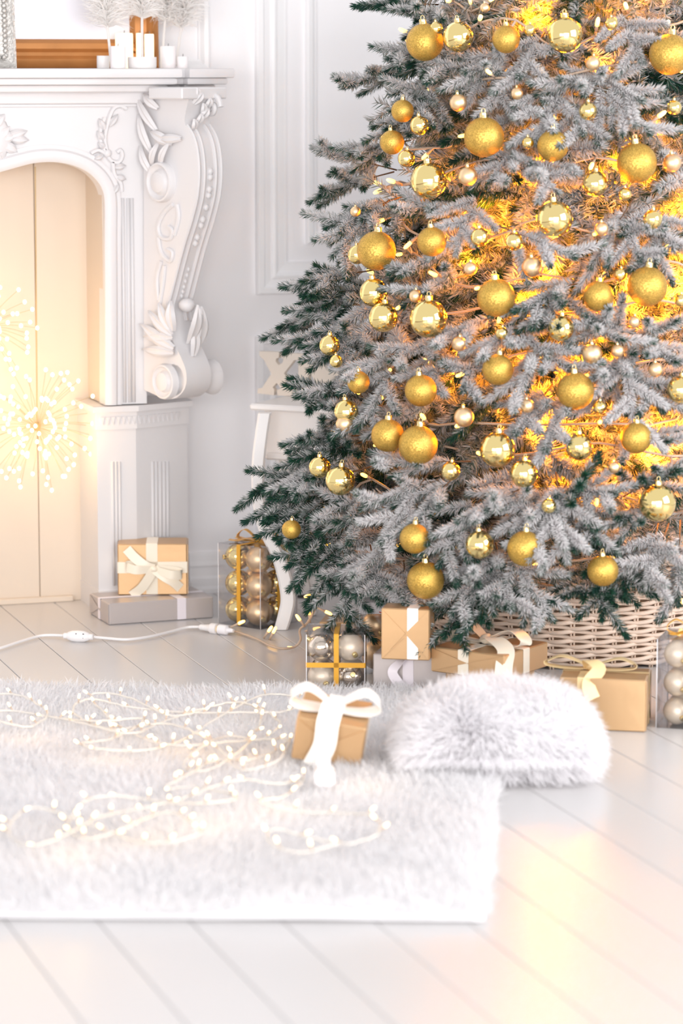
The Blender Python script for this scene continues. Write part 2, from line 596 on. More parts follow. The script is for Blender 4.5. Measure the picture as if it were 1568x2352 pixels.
arch_px = [(-25, 402), (0, 394), (35, 384), (75, 374), (118, 371), (160, 377), (195, 391), (220, 412), (235, 437), (240, 470), (240, 560), (241, 700), (241, 930)]
arch = smooth_path([Vector((fx(*p), 0, fz(*p))) for p in arch_px], 4)
half = [(p.x - XC, p.z) for p in arch]
open_l = [(XC - a, b) for a, b in half][::-1] + [(XC + a, b) for a, b in half[1:]]
SURX = fx(332, 400)
top_z = fz(200, 205)
PEDZ = fz(240, 930)
outer = [(SURX, PEDZ), (SURX, top_z), (2 * XC - SURX, top_z), (2 * XC - SURX, PEDZ)]
loop = [(half[-1][0] + XC, PEDZ)] + [(SURX, PEDZ), (SURX, top_z), (2 * XC - SURX, top_z), (2 * XC - SURX, PEDZ)] + [(XC - half[-1][0], PEDZ)] + open_l[1:-1]
TXZ = frame_mtx((0, FY + 0.02, 0), (1, 0, 0), (0, 0, 1), (0, -1, 0))
me = filled([loop], 0.04, TXZ)
me.materials.append(M['plaster'])
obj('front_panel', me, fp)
# moulding that follows the arch
path = [Vector((x, FY, z)) for x, z in open_l]
outs = []
for i in range(len(path)):
    t = (path[min(i + 1, len(path) - 1)] - path[max(i - 1, 0)]).normalized()
    outs.append(Vector((-t.z, 0, t.x)))
AP = [(-0.001, -0.05), (-0.001, 0.006), (0.004, 0.011), (0.014, 0.013), (0.024, 0.011), (0.029, 0.004), (0.034, 0.005), (0.038, 0.004), (0.040, -0.05)]
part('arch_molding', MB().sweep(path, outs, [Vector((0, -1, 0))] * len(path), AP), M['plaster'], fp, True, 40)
# frieze bands under the shelf
for (y0, y1, pr) in ((238, 246, 0.006), (205, 238, 0.014)):
    z0, z1 = fz(200, y1), fz(200, y0)
    part('frieze_band', MB().rbox((XC, FY - pr / 2, (z0 + z1) / 2), (2 * (SURX - XC), pr, z1 - z0), 0.002), M['plaster'], fp)
# reeds on the jambs
for sgn in (1, -1):
    for px in (262, 272, 284, 296, 305):
        x = fx(px, 700)
        x = XC + sgn * (x - XC)
        part('reed', MB().tube([(x, FY, PEDZ + 0.004), (x, FY, fz(px, 455))], 0.0042, 8), M['plaster'], fp, True)
# firebox: back boards, cheeks, plinth cheeks
zt = fz(100, 340)
seams = [wx(-330, 700), wx(-130, 700), wx(79, 700), wx(192, 700) + 0.02]
for a, b in zip(seams[:-1], seams[1:]):
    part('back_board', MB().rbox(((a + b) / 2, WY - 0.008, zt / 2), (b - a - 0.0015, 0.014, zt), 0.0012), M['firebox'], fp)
xr = half[-1][0] + XC
for sgn in (1, -1):
    x = XC + sgn * (xr - XC)
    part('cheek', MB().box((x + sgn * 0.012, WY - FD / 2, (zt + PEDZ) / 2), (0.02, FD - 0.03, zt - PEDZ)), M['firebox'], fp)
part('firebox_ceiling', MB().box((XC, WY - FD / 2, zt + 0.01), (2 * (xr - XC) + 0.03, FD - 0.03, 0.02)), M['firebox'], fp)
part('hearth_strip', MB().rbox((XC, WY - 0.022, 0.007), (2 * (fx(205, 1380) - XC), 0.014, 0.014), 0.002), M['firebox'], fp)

# pedestals: flat face then a canted face
C24 = math.radians(24)
NR = Vector((math.sin(C24), -math.cos(C24), 0)); TR = Vector((math.cos(C24), math.sin(C24), 0))
PX0, PX1 = fx(222, 1000), fx(312, 1000)
PL2 = 0.0
d = ray(430, 960); p1 = Vector((PX1, FY, 0))
PEND = vp(430, 960, p1, NR)
PXE = PEND.x; PYE = PEND.y


def plan(off, back=WY - 0.002, inner=0.0):
    """outline of the right-hand pedestal, pushed out by off"""
    return [(PX0 - inner, back), (PX0 - inner, FY - off), (PX1 + off * 0.2, FY - off), (PXE + off * 0.6, PYE - off * 0.9), (PXE + off, back)]


for sgn in (1, -1):
    def m2(pl, z): return [Vector((XC + sgn * (x - XC), y, z)) for x, y in pl]
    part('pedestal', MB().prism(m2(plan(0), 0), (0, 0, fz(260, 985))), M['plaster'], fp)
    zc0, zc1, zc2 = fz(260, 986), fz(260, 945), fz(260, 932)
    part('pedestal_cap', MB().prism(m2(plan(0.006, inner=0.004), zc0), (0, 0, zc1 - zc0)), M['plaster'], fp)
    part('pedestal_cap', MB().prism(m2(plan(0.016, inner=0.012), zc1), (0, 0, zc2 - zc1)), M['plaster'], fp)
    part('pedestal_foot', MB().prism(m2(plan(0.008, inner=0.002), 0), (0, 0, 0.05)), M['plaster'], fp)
    # triangular dentils along the cap
    for k in range(16):
        if k < 7:
            c = Vector((PX0 + 0.012 + k * 0.0125, FY - 0.006, 0)); t = Vector((1, 0, 0)); n = Vector((0, -1, 0))
        else:
            c = Vector((PX1, FY - 0.006, 0)) + TR * (0.010 + (k - 7) * 0.0135); t = TR; n = NR
        z = (zc0 + zc1) / 2
        q = [c - t * 0.005 + Vector((0, 0, z + 0.009)), c + t * 0.005 + Vector((0, 0, z + 0.009)), c + Vector((0, 0, z - 0.009))]
        q = [Vector((XC + sgn * (v.x - XC), v.y, v.z)) for v in q]
        part('dentil', MB().prism(q, Vector((n.x * sgn, n.y, 0)) * 0.004), M['plaster'], fp)
    # reeded panels
    for (pxs, n, ori) in (((258, 266, 274), Vector((0, -1, 0)), Vector((PX0, FY, 0))), ((350, 358, 367, 376, 384), NR, p1)):
        for px in pxs:
            b = vp(px, 1060, ori, n); e = vp(px, 1238, ori, n)
            pts = [Vector((XC + sgn * (v.x - XC), v.y, v.z)) for v in (Vector((b.x, b.y, fz(260, 1345))), b)]
            part('reed', MB().tube(pts, 0.0036, 8), M['plaster'], fp, True)

# mantel shelf (plan outlines, right half mirrored)
def shelf(name, ys, pts, bev=0.004):
    z1, z0 = ys
    r = [(x, y) for x, y in pts]
    l = [(2 * XC - x, y) for x, y in r][::-1]
    pl = r + l
    lp = [(x, -y) for x, y in pl]
    me = filled([lp], z1 - z0, frame_mtx((0, 0, (z0 + z1) / 2), (1, 0, 0), (0, -1, 0), (0, 0, 1)), bev)
    me.materials.append(M['plaster']); sm(me, 35)
    obj(name, me, fp)


def curve_front(off):
    g = smooth_path([Vector((XC, FY - 0.075 - off, 0)), Vector((fx(90, 170), FY - 0.068 - off, 0)), Vector((fx(180, 170), FY - 0.078 - off, 0)),
                     Vector((fx(280, 170), FY - 0.062 - off, 0)), Vector((fx(372, 170) + off * 0.4, FY - 0.055 - off, 0))], 6)
    return [(p.x, p.y) for p in g]


BRX0, BRX1 = fx(392, 170, FY - 0.05), fx(506, 170, FY - 0.05)


def shelf_outline(off):
    a = curve_front(off)
    a += [(BRX0 - 0.012 + off * 0.3, FY - 0.045 - off), (BRX0 + 0.03, FY - 0.03 - off), (BRX0 + 0.035, FY - 0.055 - off), (BRX1 + off * 0.7, FY - 0.03 - off), (BRX1 + off, FY + 0.06), (BRX1 + off, WY - 0.001)]
    return [(a[0][0], WY - 0.001)][:0] + a


MZ = 1.243
shelf('mantel_shelf', (MZ, MZ - 0.021), shelf_outline(0.035))
shelf('mantel_cornice', (MZ - 0.021, MZ - 0.036), shelf_outline(0.018))
shelf('mantel_cornice', (MZ - 0.036, MZ - 0.052), shelf_outline(-0.012))
shelf('mantel_cornice', (MZ - 0.052, fz(200, 205) - 0.001), [(x - 0.035, y + 0.02) if x > BRX0 + 0.02 else (x, y + 0.015) for x, y in shelf_outline(-0.03)], 0.002)

# ------------------------------------------------------------------ scrolled bracket on the canted corner
BP = Vector((fx(330, 560), FY - 0.012, 0))    # foot of the side face at its back edge
UD = NR                                       # the bracket projects this way
WD = TR                                       # and is this wide
SIDE_N = -TR
K0 = BP.copy()


def bs(px, py, w=0.0):
    """picture point on the bracket's left side plane, moved w across its width"""
    return vp(px, py, K0, SIDE_N) + WD * w


side_px = [(330, 200), (432, 200), (432, 232), (424, 268), (426, 288), (440, 312), (449, 345), (453, 395), (449, 450), (436, 505), (419, 560), (403, 620), (390, 672), (382, 705),
           (386, 740), (398, 785), (416, 822), (428, 858), (424, 893), (404, 914), (378, 916), (352, 905), (330, 895)]
sp = [bs(*p) for p in side_px]
BW = 0.072


def mirr(o):
    """the same bracket on the other side of the surround"""
    for v in o.data.vertices: v.co.x = 2 * XC - v.co.x
    o.data.flip_normals()


def bpart(name, mb, smooth=True, ang=40, mtl='plaster'):
    part(name, mb, M[mtl], fp, smooth, ang)
    mb2 = MB(); mb2.v = [(2 * XC - x, y, z) for x, y, z in mb.v]; mb2.f = [f[::-1] for f in mb.f]
    part(name, mb2, M[mtl], fp, smooth, ang)


outl = [sp[0]] + smooth_path(sp[1:-1], 3) + [sp[-1]]
bpart('bracket', MB().prism(outl, WD * BW), True, 35)
# rim along the side edge and the outer edge of the front face
front = smooth_path([bs(*p) for p in side_px[4:15]], 4)
for w in (0.004, BW * 0.27, BW * 0.73, BW - 0.004):
    bpart('bracket_rim', MB().tube([p + WD * w + UD * 0.001 for p in front], 0.0042, 6))
# beads in the slot on the front face
for k, f in enumerate(np.linspace(0.30, 0.62, 9)):
    p = front[int(f * (len(front) - 1))] + WD * BW * 0.5 + UD * 0.002
    bpart('bead', MB().blob(p, (0.007, 0.005, 0.008), n=8, m=5))
for k, f in enumerate(np.linspace(0.70, 0.84, 6)):
    p = front[int(f * (len(front) - 1))] + WD * BW * 0.5 + UD * 0.002
    bpart('bead', MB().blob(p, (0.004, 0.004, 0.0055), n=8, m=5))


def disc(cx, cy, rpx, rings, stretch=1.0):
    c = bs(cx, cy); e = bs(cx + rpx, cy)
    R = (bs(cx, cy + rpx) - c).length
    mt = frame_mtx(c, UD, Vector((0, 0, 1)), -WD) @ Matrix.Diagonal((stretch, 1, 1, 1))
    return MB().lathe([(R * a, b) for a, b in rings], 28, mt)


RING = [(1.0, -0.02), (1.0, 0.010), (0.95, 0.016), (0.86, 0.017), (0.80, 0.012), (0.66, 0.008), (0.60, 0.010), (0.50, 0.018), (0.30, 0.021), (0.0, 0.022)]
bpart('volute', disc(375, 418, 47, RING, 1.0))
bpart('volute', disc(385, 876, 41, RING, 1.0))
# roll at the foot that carries on to the right
c = bs(392, 872)
roll = [(0.036, 0.0), (0.036, BW - 0.004), (0.030, BW), (0.030, BW + 0.010), (0.034, BW + 0.02), (0.040, BW + 0.034), (0.041, BW + 0.040), (0.036, BW + 0.043), (0.0, BW + 0.043)]
bpart('foot_roll', MB().lathe(roll, 24, frame_mtx(c + UD * 0.012, UD, Vector((0, 0, 1)), -WD) @ Matrix.Diagonal((1, 1, -1, 1))))
# capital block, small scroll and leaf clump at the head
c = bs(400, 250, BW * 0.5)
bpart('capital', MB().rbox(bs(402, 214, BW * 0.5), (0.13, 0.12, 0.026), 0.003, Matrix.Rotation(C24, 3, 'Z')), False)
mt = frame_mtx(bs(432, 246, BW * 0.95), UD, Vector((0, 0, 1)), -WD)
sw = [Vector((math.cos(a) * (0.031 - 0.0034 * a), math.sin(a) * (0.031 - 0.0034 * a), 0)) for a in np.linspace(0, 7.2, 30)]
bpart('curl', MB().tube([mt @ v for v in sw], 0.0065, 8))


def leaf(mb, base, tip, wid, nrm, bulge=0.012, n=7):
    """ribbed leaf between two points, lying on a surface with normal nrm"""
    base, tip, nrm = Vector(base), Vector(tip), Vector(nrm).normalized()
    ax = tip - base; sd = ax.cross(nrm).normalized()
    rows = []
    for i in range(n + 1):
        t = i / n; hw = wid * math.sin(math.pi * min(1, 0.12 + 0.88 * t)) * 0.5 + 0.0006
        c = base + ax * t + nrm * (bulge * math.sin(math.pi * t) * 0.9 + 0.001)
        rows.append([c - sd * hw - nrm * 0.003, c - sd * hw * 0.5 + nrm * 0.003, c + nrm * 0.0, c + sd * hw * 0.5 + nrm * 0.003, c + sd * hw - nrm * 0.003])
    vs = [v for r in rows for v in r]; fs = []
    for i in range(n):
        for k in range(4):
            a = i * 5 + k; fs.append((a, a + 1, a + 6, a + 5))
    mb.add(vs, fs)
    return mb


# acanthus at the waist of the bracket
for (b, t, w) in (((404, 800), (334, 742), 0.030), ((402, 775), (340, 772), 0.024), ((404, 810), (338, 800), 0.024), ((400, 770), (352, 712), 0.026),
                  ((398, 760), (376, 694), 0.026), ((402, 760), (404, 690), 0.030)):
    bpart('acanthus_leaf', leaf(MB(), bs(*b, -0.006), bs(*t, -0.014), w, -WD + UD * 0.3))
for (b, t, w, ww) in (((410, 790), (418, 700), 0.034, BW * 0.35), ((408, 800), (404, 705), 0.034, BW * 0.75), ((412, 820), (396, 740), 0.03, BW * 0.5)):
    bpart('acanthus_leaf', leaf(MB(), bs(*b, ww) + UD * 0.006, bs(*t, ww) + UD * 0.024, w, UD, 0.016))
bpart('blossom', MB().blob(bs(396, 702, BW * 0.45) + UD * 0.012, (0.020, 0.020, 0.016)))
# scroll relief down the side face
for pts in ([(398, 470), (378, 490), (365, 520), (372, 545), (392, 548), (398, 530), (388, 520)], [(365, 545), (372, 580), (392, 600), (398, 580), (386, 572)],
            [(372, 600), (362, 640), (366, 690)], [(380, 610), (376, 650), (368, 700)], [(408, 470), (412, 500), (402, 540)]):
    bpart('scroll_relief', MB().tube(smooth_path([bs(*p) - WD * 0.002 for p in pts], 4), 0.0048, 6))
# leaves around the upper volute and at the head
for (b, t, w) in (((350, 350), (326, 262), 0.026), ((362, 300), (322, 222), 0.024), ((352, 400), (330, 335), 0.022), ((400, 330), (352, 300), 0.026), ((420, 318), (372, 318), 0.02),
                  ((366, 250), (338, 214), 0.022), ((372, 380), (396, 326), 0.018), ((352, 380), (372, 326), 0.018)):
    bpart('acanthus_leaf', leaf(MB(), bs(*b, -0.004), bs(*t, -0.008), w, -WD))
for k in range(7):
    a = bs(430, 300 - k * 12, BW * (0.25 + 0.12 * (k % 5)))
    bpart('acanthus_leaf', leaf(MB(), a, a + UD * 0.016 + Vector((0, 0, 0.026)) + WD * (0.012 * (k % 3 - 1)), 0.022, UD, 0.008))

# spandrel ornament right and left of the arch, and the middle cartouche
ORN = []
def fpt(px, py, o=0.002): return Vector((fx(px, py), FY - o, fz(px, py)))
for pts in ([(208, 352), (226, 345), (244, 356), (256, 370), (272, 372), (280, 358), (276, 345), (268, 350)], [(246, 352), (240, 320), (246, 285), (258, 252), (275, 243), (290, 250)],
            [(246, 352), (232, 330), (230, 300), (240, 270)], [(258, 372), (262, 400), (276, 420), (278, 440)]):
    bpart('spandrel_scroll', MB().tube(smooth_path([fpt(*p) for p in pts], 5), 0.0055, 6))
for (b, t, w) in (((240, 300), (226, 272), 0.016), ((238, 322), (222, 300), 0.016), ((240, 340), (224, 326), 0.014), ((262, 385), (288, 380), 0.014), ((266, 405), (288, 412), 0.014), ((270, 425), (256, 446), 0.014),
                  ((236, 356), (214, 366), 0.014), ((250, 290), (270, 262), 0.014)):
    bpart('spandrel_leaf', leaf(MB(), fpt(*b), fpt(*t), w, (0, -1, 0), 0.008))
for (b, t, w) in (((-25, 300), (10, 262), 0.03), ((-10, 320), (22, 290), 0.028), ((0, 318), (36, 312), 0.024), ((15, 315), (62, 300), 0.02), ((20, 318), (66, 322), 0.02), ((5, 330), (40, 350), 0.022),
                  ((-15, 340), (12, 344), 0.028), ((-20, 350), (5, 372), 0.024)):
    bpart('cartouche_leaf', leaf(MB(), fpt(*b), fpt(*t), w, (0, -1, 0), 0.010))
bpart('spandrel_boss', MB().blob(fpt(246, 352, 0.003), (0.010, 0.008, 0.010)))
part('cartouche', MB().blob(fpt(-25, 320), (0.05, 0.016, 0.06)), M['plaster'], fp, True)
# ------------------------------------------------------------------ the tree
AX = dp(1320, 1458, 6.55); AX.z = 0
TREE = thing('christmas_tree', 'flocked green Christmas tree full of gold baubles standing in a wicker basket', 'tree', Vector((AX.x, AX.y, 0)))


def RZ(z):
    return max(0.03, (0.735 - (z - 0.3) * 0.272) if z > 0.3 else 0.735 - (0.3 - z) * 0.35)


AXD = (AX - CAM).dot(FH)


def surf(px, py, fr=1.0):
    """where a picture point meets the front of the tree's cone"""
    d = ray(px, py); best = None
    for D in np.linspace(5.4, 6.75, 271):
        p = CAM + d * (D / F)
        q = math.hypot(p.x - AX.x, p.y - AX.y) - RZ(p.z) * fr
        if q <= 0: return p
        if best is None or q < best[0]: best = (q, p)
    return best[1]


part('trunk', MB().tube([(AX.x, AX.y, 0.02), (AX.x + 0.004, AX.y, 1.0), (AX.x, AX.y, 2.55)], [0.028, 0.020, 0.006], 10), M['bark'], TREE, True)


def make_branch(seed, sides, flock):
    """a spray of needles along +X (length about 0.32), and the wood it grows on"""
    r = np.random.default_rng(seed)
    L = 0.32
    segs = [([0, 0, 0], [L, 0, 0], r.uniform(-0.035, 0.0), 0.10)]
    for k in range(sides):
        t = 0.22 + 0.62 * (k + r.uniform(-0.2, 0.2)) / max(1, sides - 1)
        sg = 1 if k % 2 else -1
        a = math.radians(r.uniform(32, 52)) * sg; e = math.radians(r.uniform(-26, 26))
        ln = (0.195 - 0.085 * t) * r.uniform(0.85, 1.15)
        b = np.array([L * t, 0, -0.035 * t * t * 0.5])
        segs.append((b, b + ln * np.array([math.cos(a) * math.cos(e), math.sin(a) * math.cos(e), math.sin(e)]), r.uniform(-0.022, 0.008), 0.0))
    mb = MB(); V = []; Fc = []; C = []; off = 0
    tipg = r.uniform(0.30, 0.75)
    for i, (a, b, sag, start) in enumerate(segs):
        a = np.array(a, float); b = np.array(b, float)
        ln = np.linalg.norm(b - a)
        pts = [a + (b - a) * t + np.array([0, 0, sag * t * t]) for t in np.linspace(0, 1, 6)]
        mb.tube(pts, [(0.0032 if i == 0 else 0.0020) * (1 - 0.6 * t) for t in np.linspace(0, 1, 6)], 5)
        n = int((ln - start) * 2300)
        s = start / ln + (1 - start / ln) * r.uniform(0, 1, n)
        s = np.concatenate([s, np.full(24, 0.985)]); n = len(s)
        p = a + (b - a) * s[:, None] + np.array([0, 0, sag]) * (s * s)[:, None]
        ax = (b - a) + np.array([0, 0, 2 * sag]) * s[:, None]; ax = nrmz(ax)
        up = np.array([0, 0, 1.0]); sd = nrmz(np.cross(ax, up)); uu = np.cross(sd, ax)
        ph = r.uniform(0, 2 * np.pi, n)
        rad = sd * np.cos(ph)[:, None] + uu * np.sin(ph)[:, None]
        op = np.radians(56 - 26 * s ** 3 + r.normal(0, 9, n))
        op = np.where(s > 0.98, np.radians(r.uniform(5, 45, n)), op)
        d = ax * np.cos(op)[:, None] + rad * np.sin(op)[:, None]
        nl = r.uniform(0.0290, 0.0410, n) * (1 - 0.15 * s)
        upw = d[:, 2]
        # flock lies on the upper needles, the growing tip stays greener
        lump = 0.16 * np.sin(s * 17 + i * 2.1 + 1.7 * np.sin(ph)) 
        w = flock + 0.42 * upw + lump + r.normal(0, 0.24, n) - tipg * np.clip((s - 0.70) / 0.3, 0, 1) + 0.10
        w = np.clip((w - 0.5) * 1.6 + 0.56, 0.0, 1.0)
        g = np.stack([r.uniform(0.015, 0.042, n), r.uniform(0.085, 0.155, n), r.uniform(0.055, 0.095, n)], 1)
        wh = np.stack([np.full(n, 0.97), np.full(n, 0.95), np.full(n, 0.95)], 1) * r.uniform(0.9, 1.0, (n, 1))
        col = g * (1 - w[:, None]) + wh * w[:, None]
        wd = (0.00100 + 0.00085 * w)[:, None]
        s1 = nrmz(np.cross(d, r.normal(0, 1, (n, 3)))); s2 = np.cross(d, s1)
        p0 = p - d * 0.001
        mid = p0 + d * (nl * 0.62)[:, None]
        tri = [0, 2.0944, 4.18879]
        bs_ = [p0 + (s1 * math.cos(q) + s2 * math.sin(q)) * wd * 0.8 for q in tri]
        ms_ = [mid + (s1 * math.cos(q) + s2 * math.sin(q)) * wd for q in tri]
        tip = p0 + d * nl[:, None]
        V.append(np.stack(bs_ + ms_ + [tip], 1).reshape(-1, 3))
        f = np.array([[0, 1, 4], [0, 4, 3], [1, 2, 5], [1, 5, 4], [2, 0, 3], [2, 3, 5], [3, 4, 6], [4, 5, 6], [5, 3, 6]])
        Fc.append((np.arange(n)[:, None, None] * 7 + f[None] + off).reshape(-1, 3)); off += n * 7
        tw = np.clip(w[:, None] * 1.0, 0, 1)
        tipcol = g * (1 - tw * 0.72) + wh * tw * 0.72
        C.append(np.stack([col] * 6 + [tipcol], 1).reshape(-1, 3))
    nm = np_mesh('needles', np.concatenate(V), np.concatenate(Fc), M['needle'], np.concatenate(C))
    sm(nm)
    st = mb.mesh('branch', M['bark'], True)
    return st, nm


BR = {'heavy': [make_branch(100 + i, 4 + i % 2, 0.90) for i in range(5)],
      'mid': [make_branch(200 + i, 4 + i % 3, 0.60) for i in range(5)],
      'green': [make_branch(300 + i, 5 + i % 2, 0.16) for i in range(4)]}
BL = 0.32
NB = [0]


def put_branch(base, tip, kind, roll=None, scale=None, var=None):
    base, tip = Vector(base), Vector(tip)
    x = (tip - base); ln = x.length; x.normalize()
    z = Vector((0, 0, 1)); z = (z - x * z.dot(x))
    z = z.normalized() if z.length > 0.05 else FH.copy() * -1
    y = z.cross(x).normalized(); z = x.cross(y)
    s = scale or ln / BL
    R = frame_mtx(base, x, y, z) @ Matrix.Rotation(random.uniform(-0.4, 0.4) if roll is None else roll, 4, 'X') @ Matrix.Diagonal((s, s * 0.94, s * 0.94, 1))
    st, nd = BR[kind][random.randrange(len(BR[kind])) if var is None else var % len(BR[kind])]
    o = bpy.data.objects.new('branch', st); COL.objects.link(o)
    o.parent = TREE; o.matrix_parent_inverse = MW[TREE.name].inverted(); o.matrix_basis = R
    MW[o.name] = R
    n = bpy.data.objects.new('needles', nd); COL.objects.link(n); n.parent = o; n['kind'] = 'stuff'
    NB[0] += 1


# --- baubles: (picture x, y, radius in px, finish, extra depth toward the viewer, label)
BAU = [
 (975, 97, 43, 'G', 'large glittery gold bauble behind two small baubles on the upper left edge'),
 (1001, 66, 16, 'S', 'small shiny gold bauble above a matte one, upper left of the tree'),
 (993, 101, 17, 'M', 'small matte bauble in front of the large glittery one at upper left'),
 (1052, 85, 35, 'S', 'large mirror gold bauble half hidden right of a large glittery one, upper left'),
 (1162, 90, 32, 'G', 'medium glittery gold bauble left of the topmost large mirror bauble'),
 (1113, 18, 11, 'M', 'tiny matte bauble nearest the top edge of the picture'),
 (1052, 236, 20, 'M', 'small matte gold bauble above the large glittery bauble, upper left half'),
 (1187, 215, 14, 'M', 'tiny matte bauble under white sprigs, above right of a large glittery bauble'),
 (963, 288, 22, 'S', 'small shiny bauble on the left edge above a half hidden glittery one'),
 (1111, 315, 46, 'G', 'largest glittery bauble of the upper half, left of centre, by a lit bulb'),
 (900, 327, 28, 'G', 'glittery bauble half hidden at the left edge, under a snowy tip'),
 (933, 364, 20, 'S', 'small shiny bauble just below the half hidden glittery one, left edge'),
 (924, 255, 26, 'G', 'glittery bauble almost wholly hidden behind needles, left edge of the tree'),
 (984, 415, 42, 'S', 'large mirror bauble at upper left with a dark green reflection'),
 (1074, 405, 22, 'M', 'small matte bauble right of a large mirror bauble, lit from below'),
 (1297, 80, 41, 'S', 'topmost large mirror gold bauble, right of the middle'),
 (1217, 69, 14, 'S', 'tiny shiny bauble left of the topmost large mirror bauble'),
 (1404, 54, 15, 'S', 'tiny shiny bauble right of the topmost large mirror bauble'),
 (1361, 145, 17, 'M', 'small matte orange gold bauble below the topmost large mirror bauble'),
 (1537, 125, 47, 'G', 'largest glittery bauble at the upper right edge of the picture'),
 (1350, 255, 21, 'S', 'small shiny bauble hanging under a very snowy sprig, upper right'),
 (1269, 335, 36, 'G', 'glittery bauble with its top covered by a snowy sprig'),
 (1462, 374, 46, 'G', 'large glittery bauble at upper right, left of a small matte one'),
 (1543, 374, 21, 'M', 'small matte bauble right of a large glittery bauble, right edge'),
 (1548, 247, 17, 'S', 'small shiny bauble at the right edge below the largest glittery bauble'),
 (1212, 328, 14, 'S', 'tiny shiny bauble left of the snow topped glittery bauble'),
 (864, 576, 45, 'G', 'large glittery bauble on the left edge, in the middle of the tree'),
 (991, 555, 34, 'G', 'medium glittery bauble right of the large one on the left edge'),
 (858, 672, 33, 'S', 'upper mirror bauble of the pair touching at the left edge'),
 (880, 729, 34, 'S', 'lower mirror bauble of the pair touching at the left edge'),
 (984, 732, 44, 'S', 'large mirror bauble right of the touching mirror pair'),
 (1139, 684, 44, 'G', 'large glittery bauble in the middle of the tree, facing front'),
 (1080, 617, 16, 'M', 'small copper matte bauble above left of the middle glittery bauble'),
 (1102, 545, 22, 'S', 'small shiny bauble mostly behind a drooping snowy sprig, mid tree'),
 (1180, 555, 21, 'S', 'small shiny bauble left of the large mirror bauble, upper middle'),
 (1152, 766, 15, 'S', 'tiny shiny bauble beside a white sprig under the middle glittery bauble'),
 (1054, 790, 17, 'M', 'small matte bauble peeping under a white sprig, centre left'),
 (954, 680, 15, 'M', 'small matte bauble hidden under needles above the large mirror bauble'),
 (820, 585, 22, 'S', 'pale shiny bauble tucked behind the large glittery one at left edge'),
 (816, 486, 12, 'M', 'tiny pale bauble between dark sprigs on the left edge'),
 (1273, 503, 42, 'S', 'large mirror bauble hanging by a long loop, upper middle right'),
 (1366, 422, 29, 'S', 'shiny bauble half behind a sprig, left of a large glittery one'),
 (1435, 446, 15, 'S', 'tiny shiny bauble under the large glittery bauble at upper right'),
 (1498, 504, 22, 'S', 'small shiny bauble by a twisted cord near the right edge'),
 (1381, 526, 16, 'M', 'small matte bauble at the end of a snowy twig, right half'),
 (1221, 613, 23, 'M', 'matte gold bauble hanging above a bare twisted cord'),
 (1374, 680, 35, 'G', 'medium glittery bauble left of a large one, right half'),
 (1424, 631, 15, 'S', 'tiny shiny bauble between two glittery ones, right half'),
 (1486, 658, 46, 'G', 'large glittery bauble near the right edge, middle height'),
 (1288, 754, 30, 'S', 'medium mirror bauble in the middle right, under dark sprigs'),
 (1456, 739, 14, 'M', 'tiny matte bauble under the large glittery one, right edge'),
 (1563, 690, 15, 'S', 'shiny bauble cut by the right edge at middle height'),
 (772, 830, 15, 'S', 'tiny shiny bauble at the left edge beside the cream letter sign'),
 (757, 793, 24, 'S', 'pale shiny bauble half hidden above the tiny one by the letter sign'),
 (823, 878, 26, 'G', 'glittery bauble mostly covered by a snowy sprig, lower left'),
 (966, 897, 37, 'G', 'glittery bauble with a snowy tip in front, centre left'),
 (795, 945, 28, 'S', 'shiny bauble behind a matte one, lower left edge'),
 (791, 974, 20, 'M', 'matte bauble in front of a shiny one, lower left edge'),
 (1065, 958, 23, 'M', 'matte gold bauble hanging over a dark gap, centre left'),
 (890, 1000, 38, 'G', 'left glittery bauble of the large pair side by side, lower left'),
 (960, 1022, 45, 'G', 'right glittery bauble of the large pair side by side, lower left'),
 (734, 1073, 25, 'S', 'shiny bauble with a tall cap at the lower left edge'),
 (781, 1104, 34, 'S', 'bright mirror bauble above the lowest left sprigs'),
 (1035, 1082, 22, 'S', 'small shiny bauble among bulbs, right of the glittery pair'),
 (1143, 849, 36, 'G', 'glittery bauble left of a snowy twig, centre of the tree'),
 (1359, 813, 23, 'M', 'pale matte bauble above the large glittery one, right half'),
 (1418, 806, 15, 'M', 'small matte bauble tucked under a snowy sprig, right half'),
 (1505, 849, 17, 'M', 'small pale matte bauble near the right edge, below middle'),
 (1321, 898, 43, 'G', 'large glittery bauble left of a fan of white sprigs, right half'),
 (1210, 932, 16, 'M', 'small matte bauble under a snowy twig, lower middle'),
 (1377, 936, 16, 'S', 'tiny shiny bauble at the lower right of the large glittery one'),
 (1563, 895, 32, 'S', 'large shiny bauble cut by the right edge, lower half'),
 (1142, 1033, 41, 'S', 'large mirror bauble left of a smaller mirror one, lower middle'),
 (1330, 1026, 31, 'S', 'medium mirror bauble under a hanging white twig, lower right'),
 (1460, 1006, 36, 'G', 'pale glittery bauble with a white sprig over its left, lower right'),
 (1203, 1088, 32, 'S', 'egg bright mirror bauble above the long white sprigs, lower middle'),
 (1410, 1073, 14, 'M', 'tiny matte bauble among glowing needles, lower right'),
 (1509, 1155, 43, 'S', 'large mirror bauble at lower right above the basket'),
 (1260, 1162, 17, 'S', 'tiny shiny bauble over the fork of white sprigs, lower middle'),
 (669, 1216, 22, 'G', 'glittery bauble under the lowest left sprig near the white table leg'),
 (952, 1237, 35, 'G', 'glittery bauble with a dark green tip over its left, low on tree'),
 (977, 1333, 43, 'G', 'lowest large glittery bauble at left, above the upright gold gift'),
 (1101, 1251, 33, 'S', 'amber shiny bauble glowing near the basket rim'),
 (1205, 1260, 41, 'G', 'large glittery bauble half behind a white sprig at the basket'),
 (1384, 1311, 36, 'G', 'pale glittery bauble hanging in front of the wicker basket'),
]
sph = MB()
n1, n2 = 40, 24
sph.blob((0, 0, 0), (1, 1, 1), n=n1, m=n2)
BM = {}
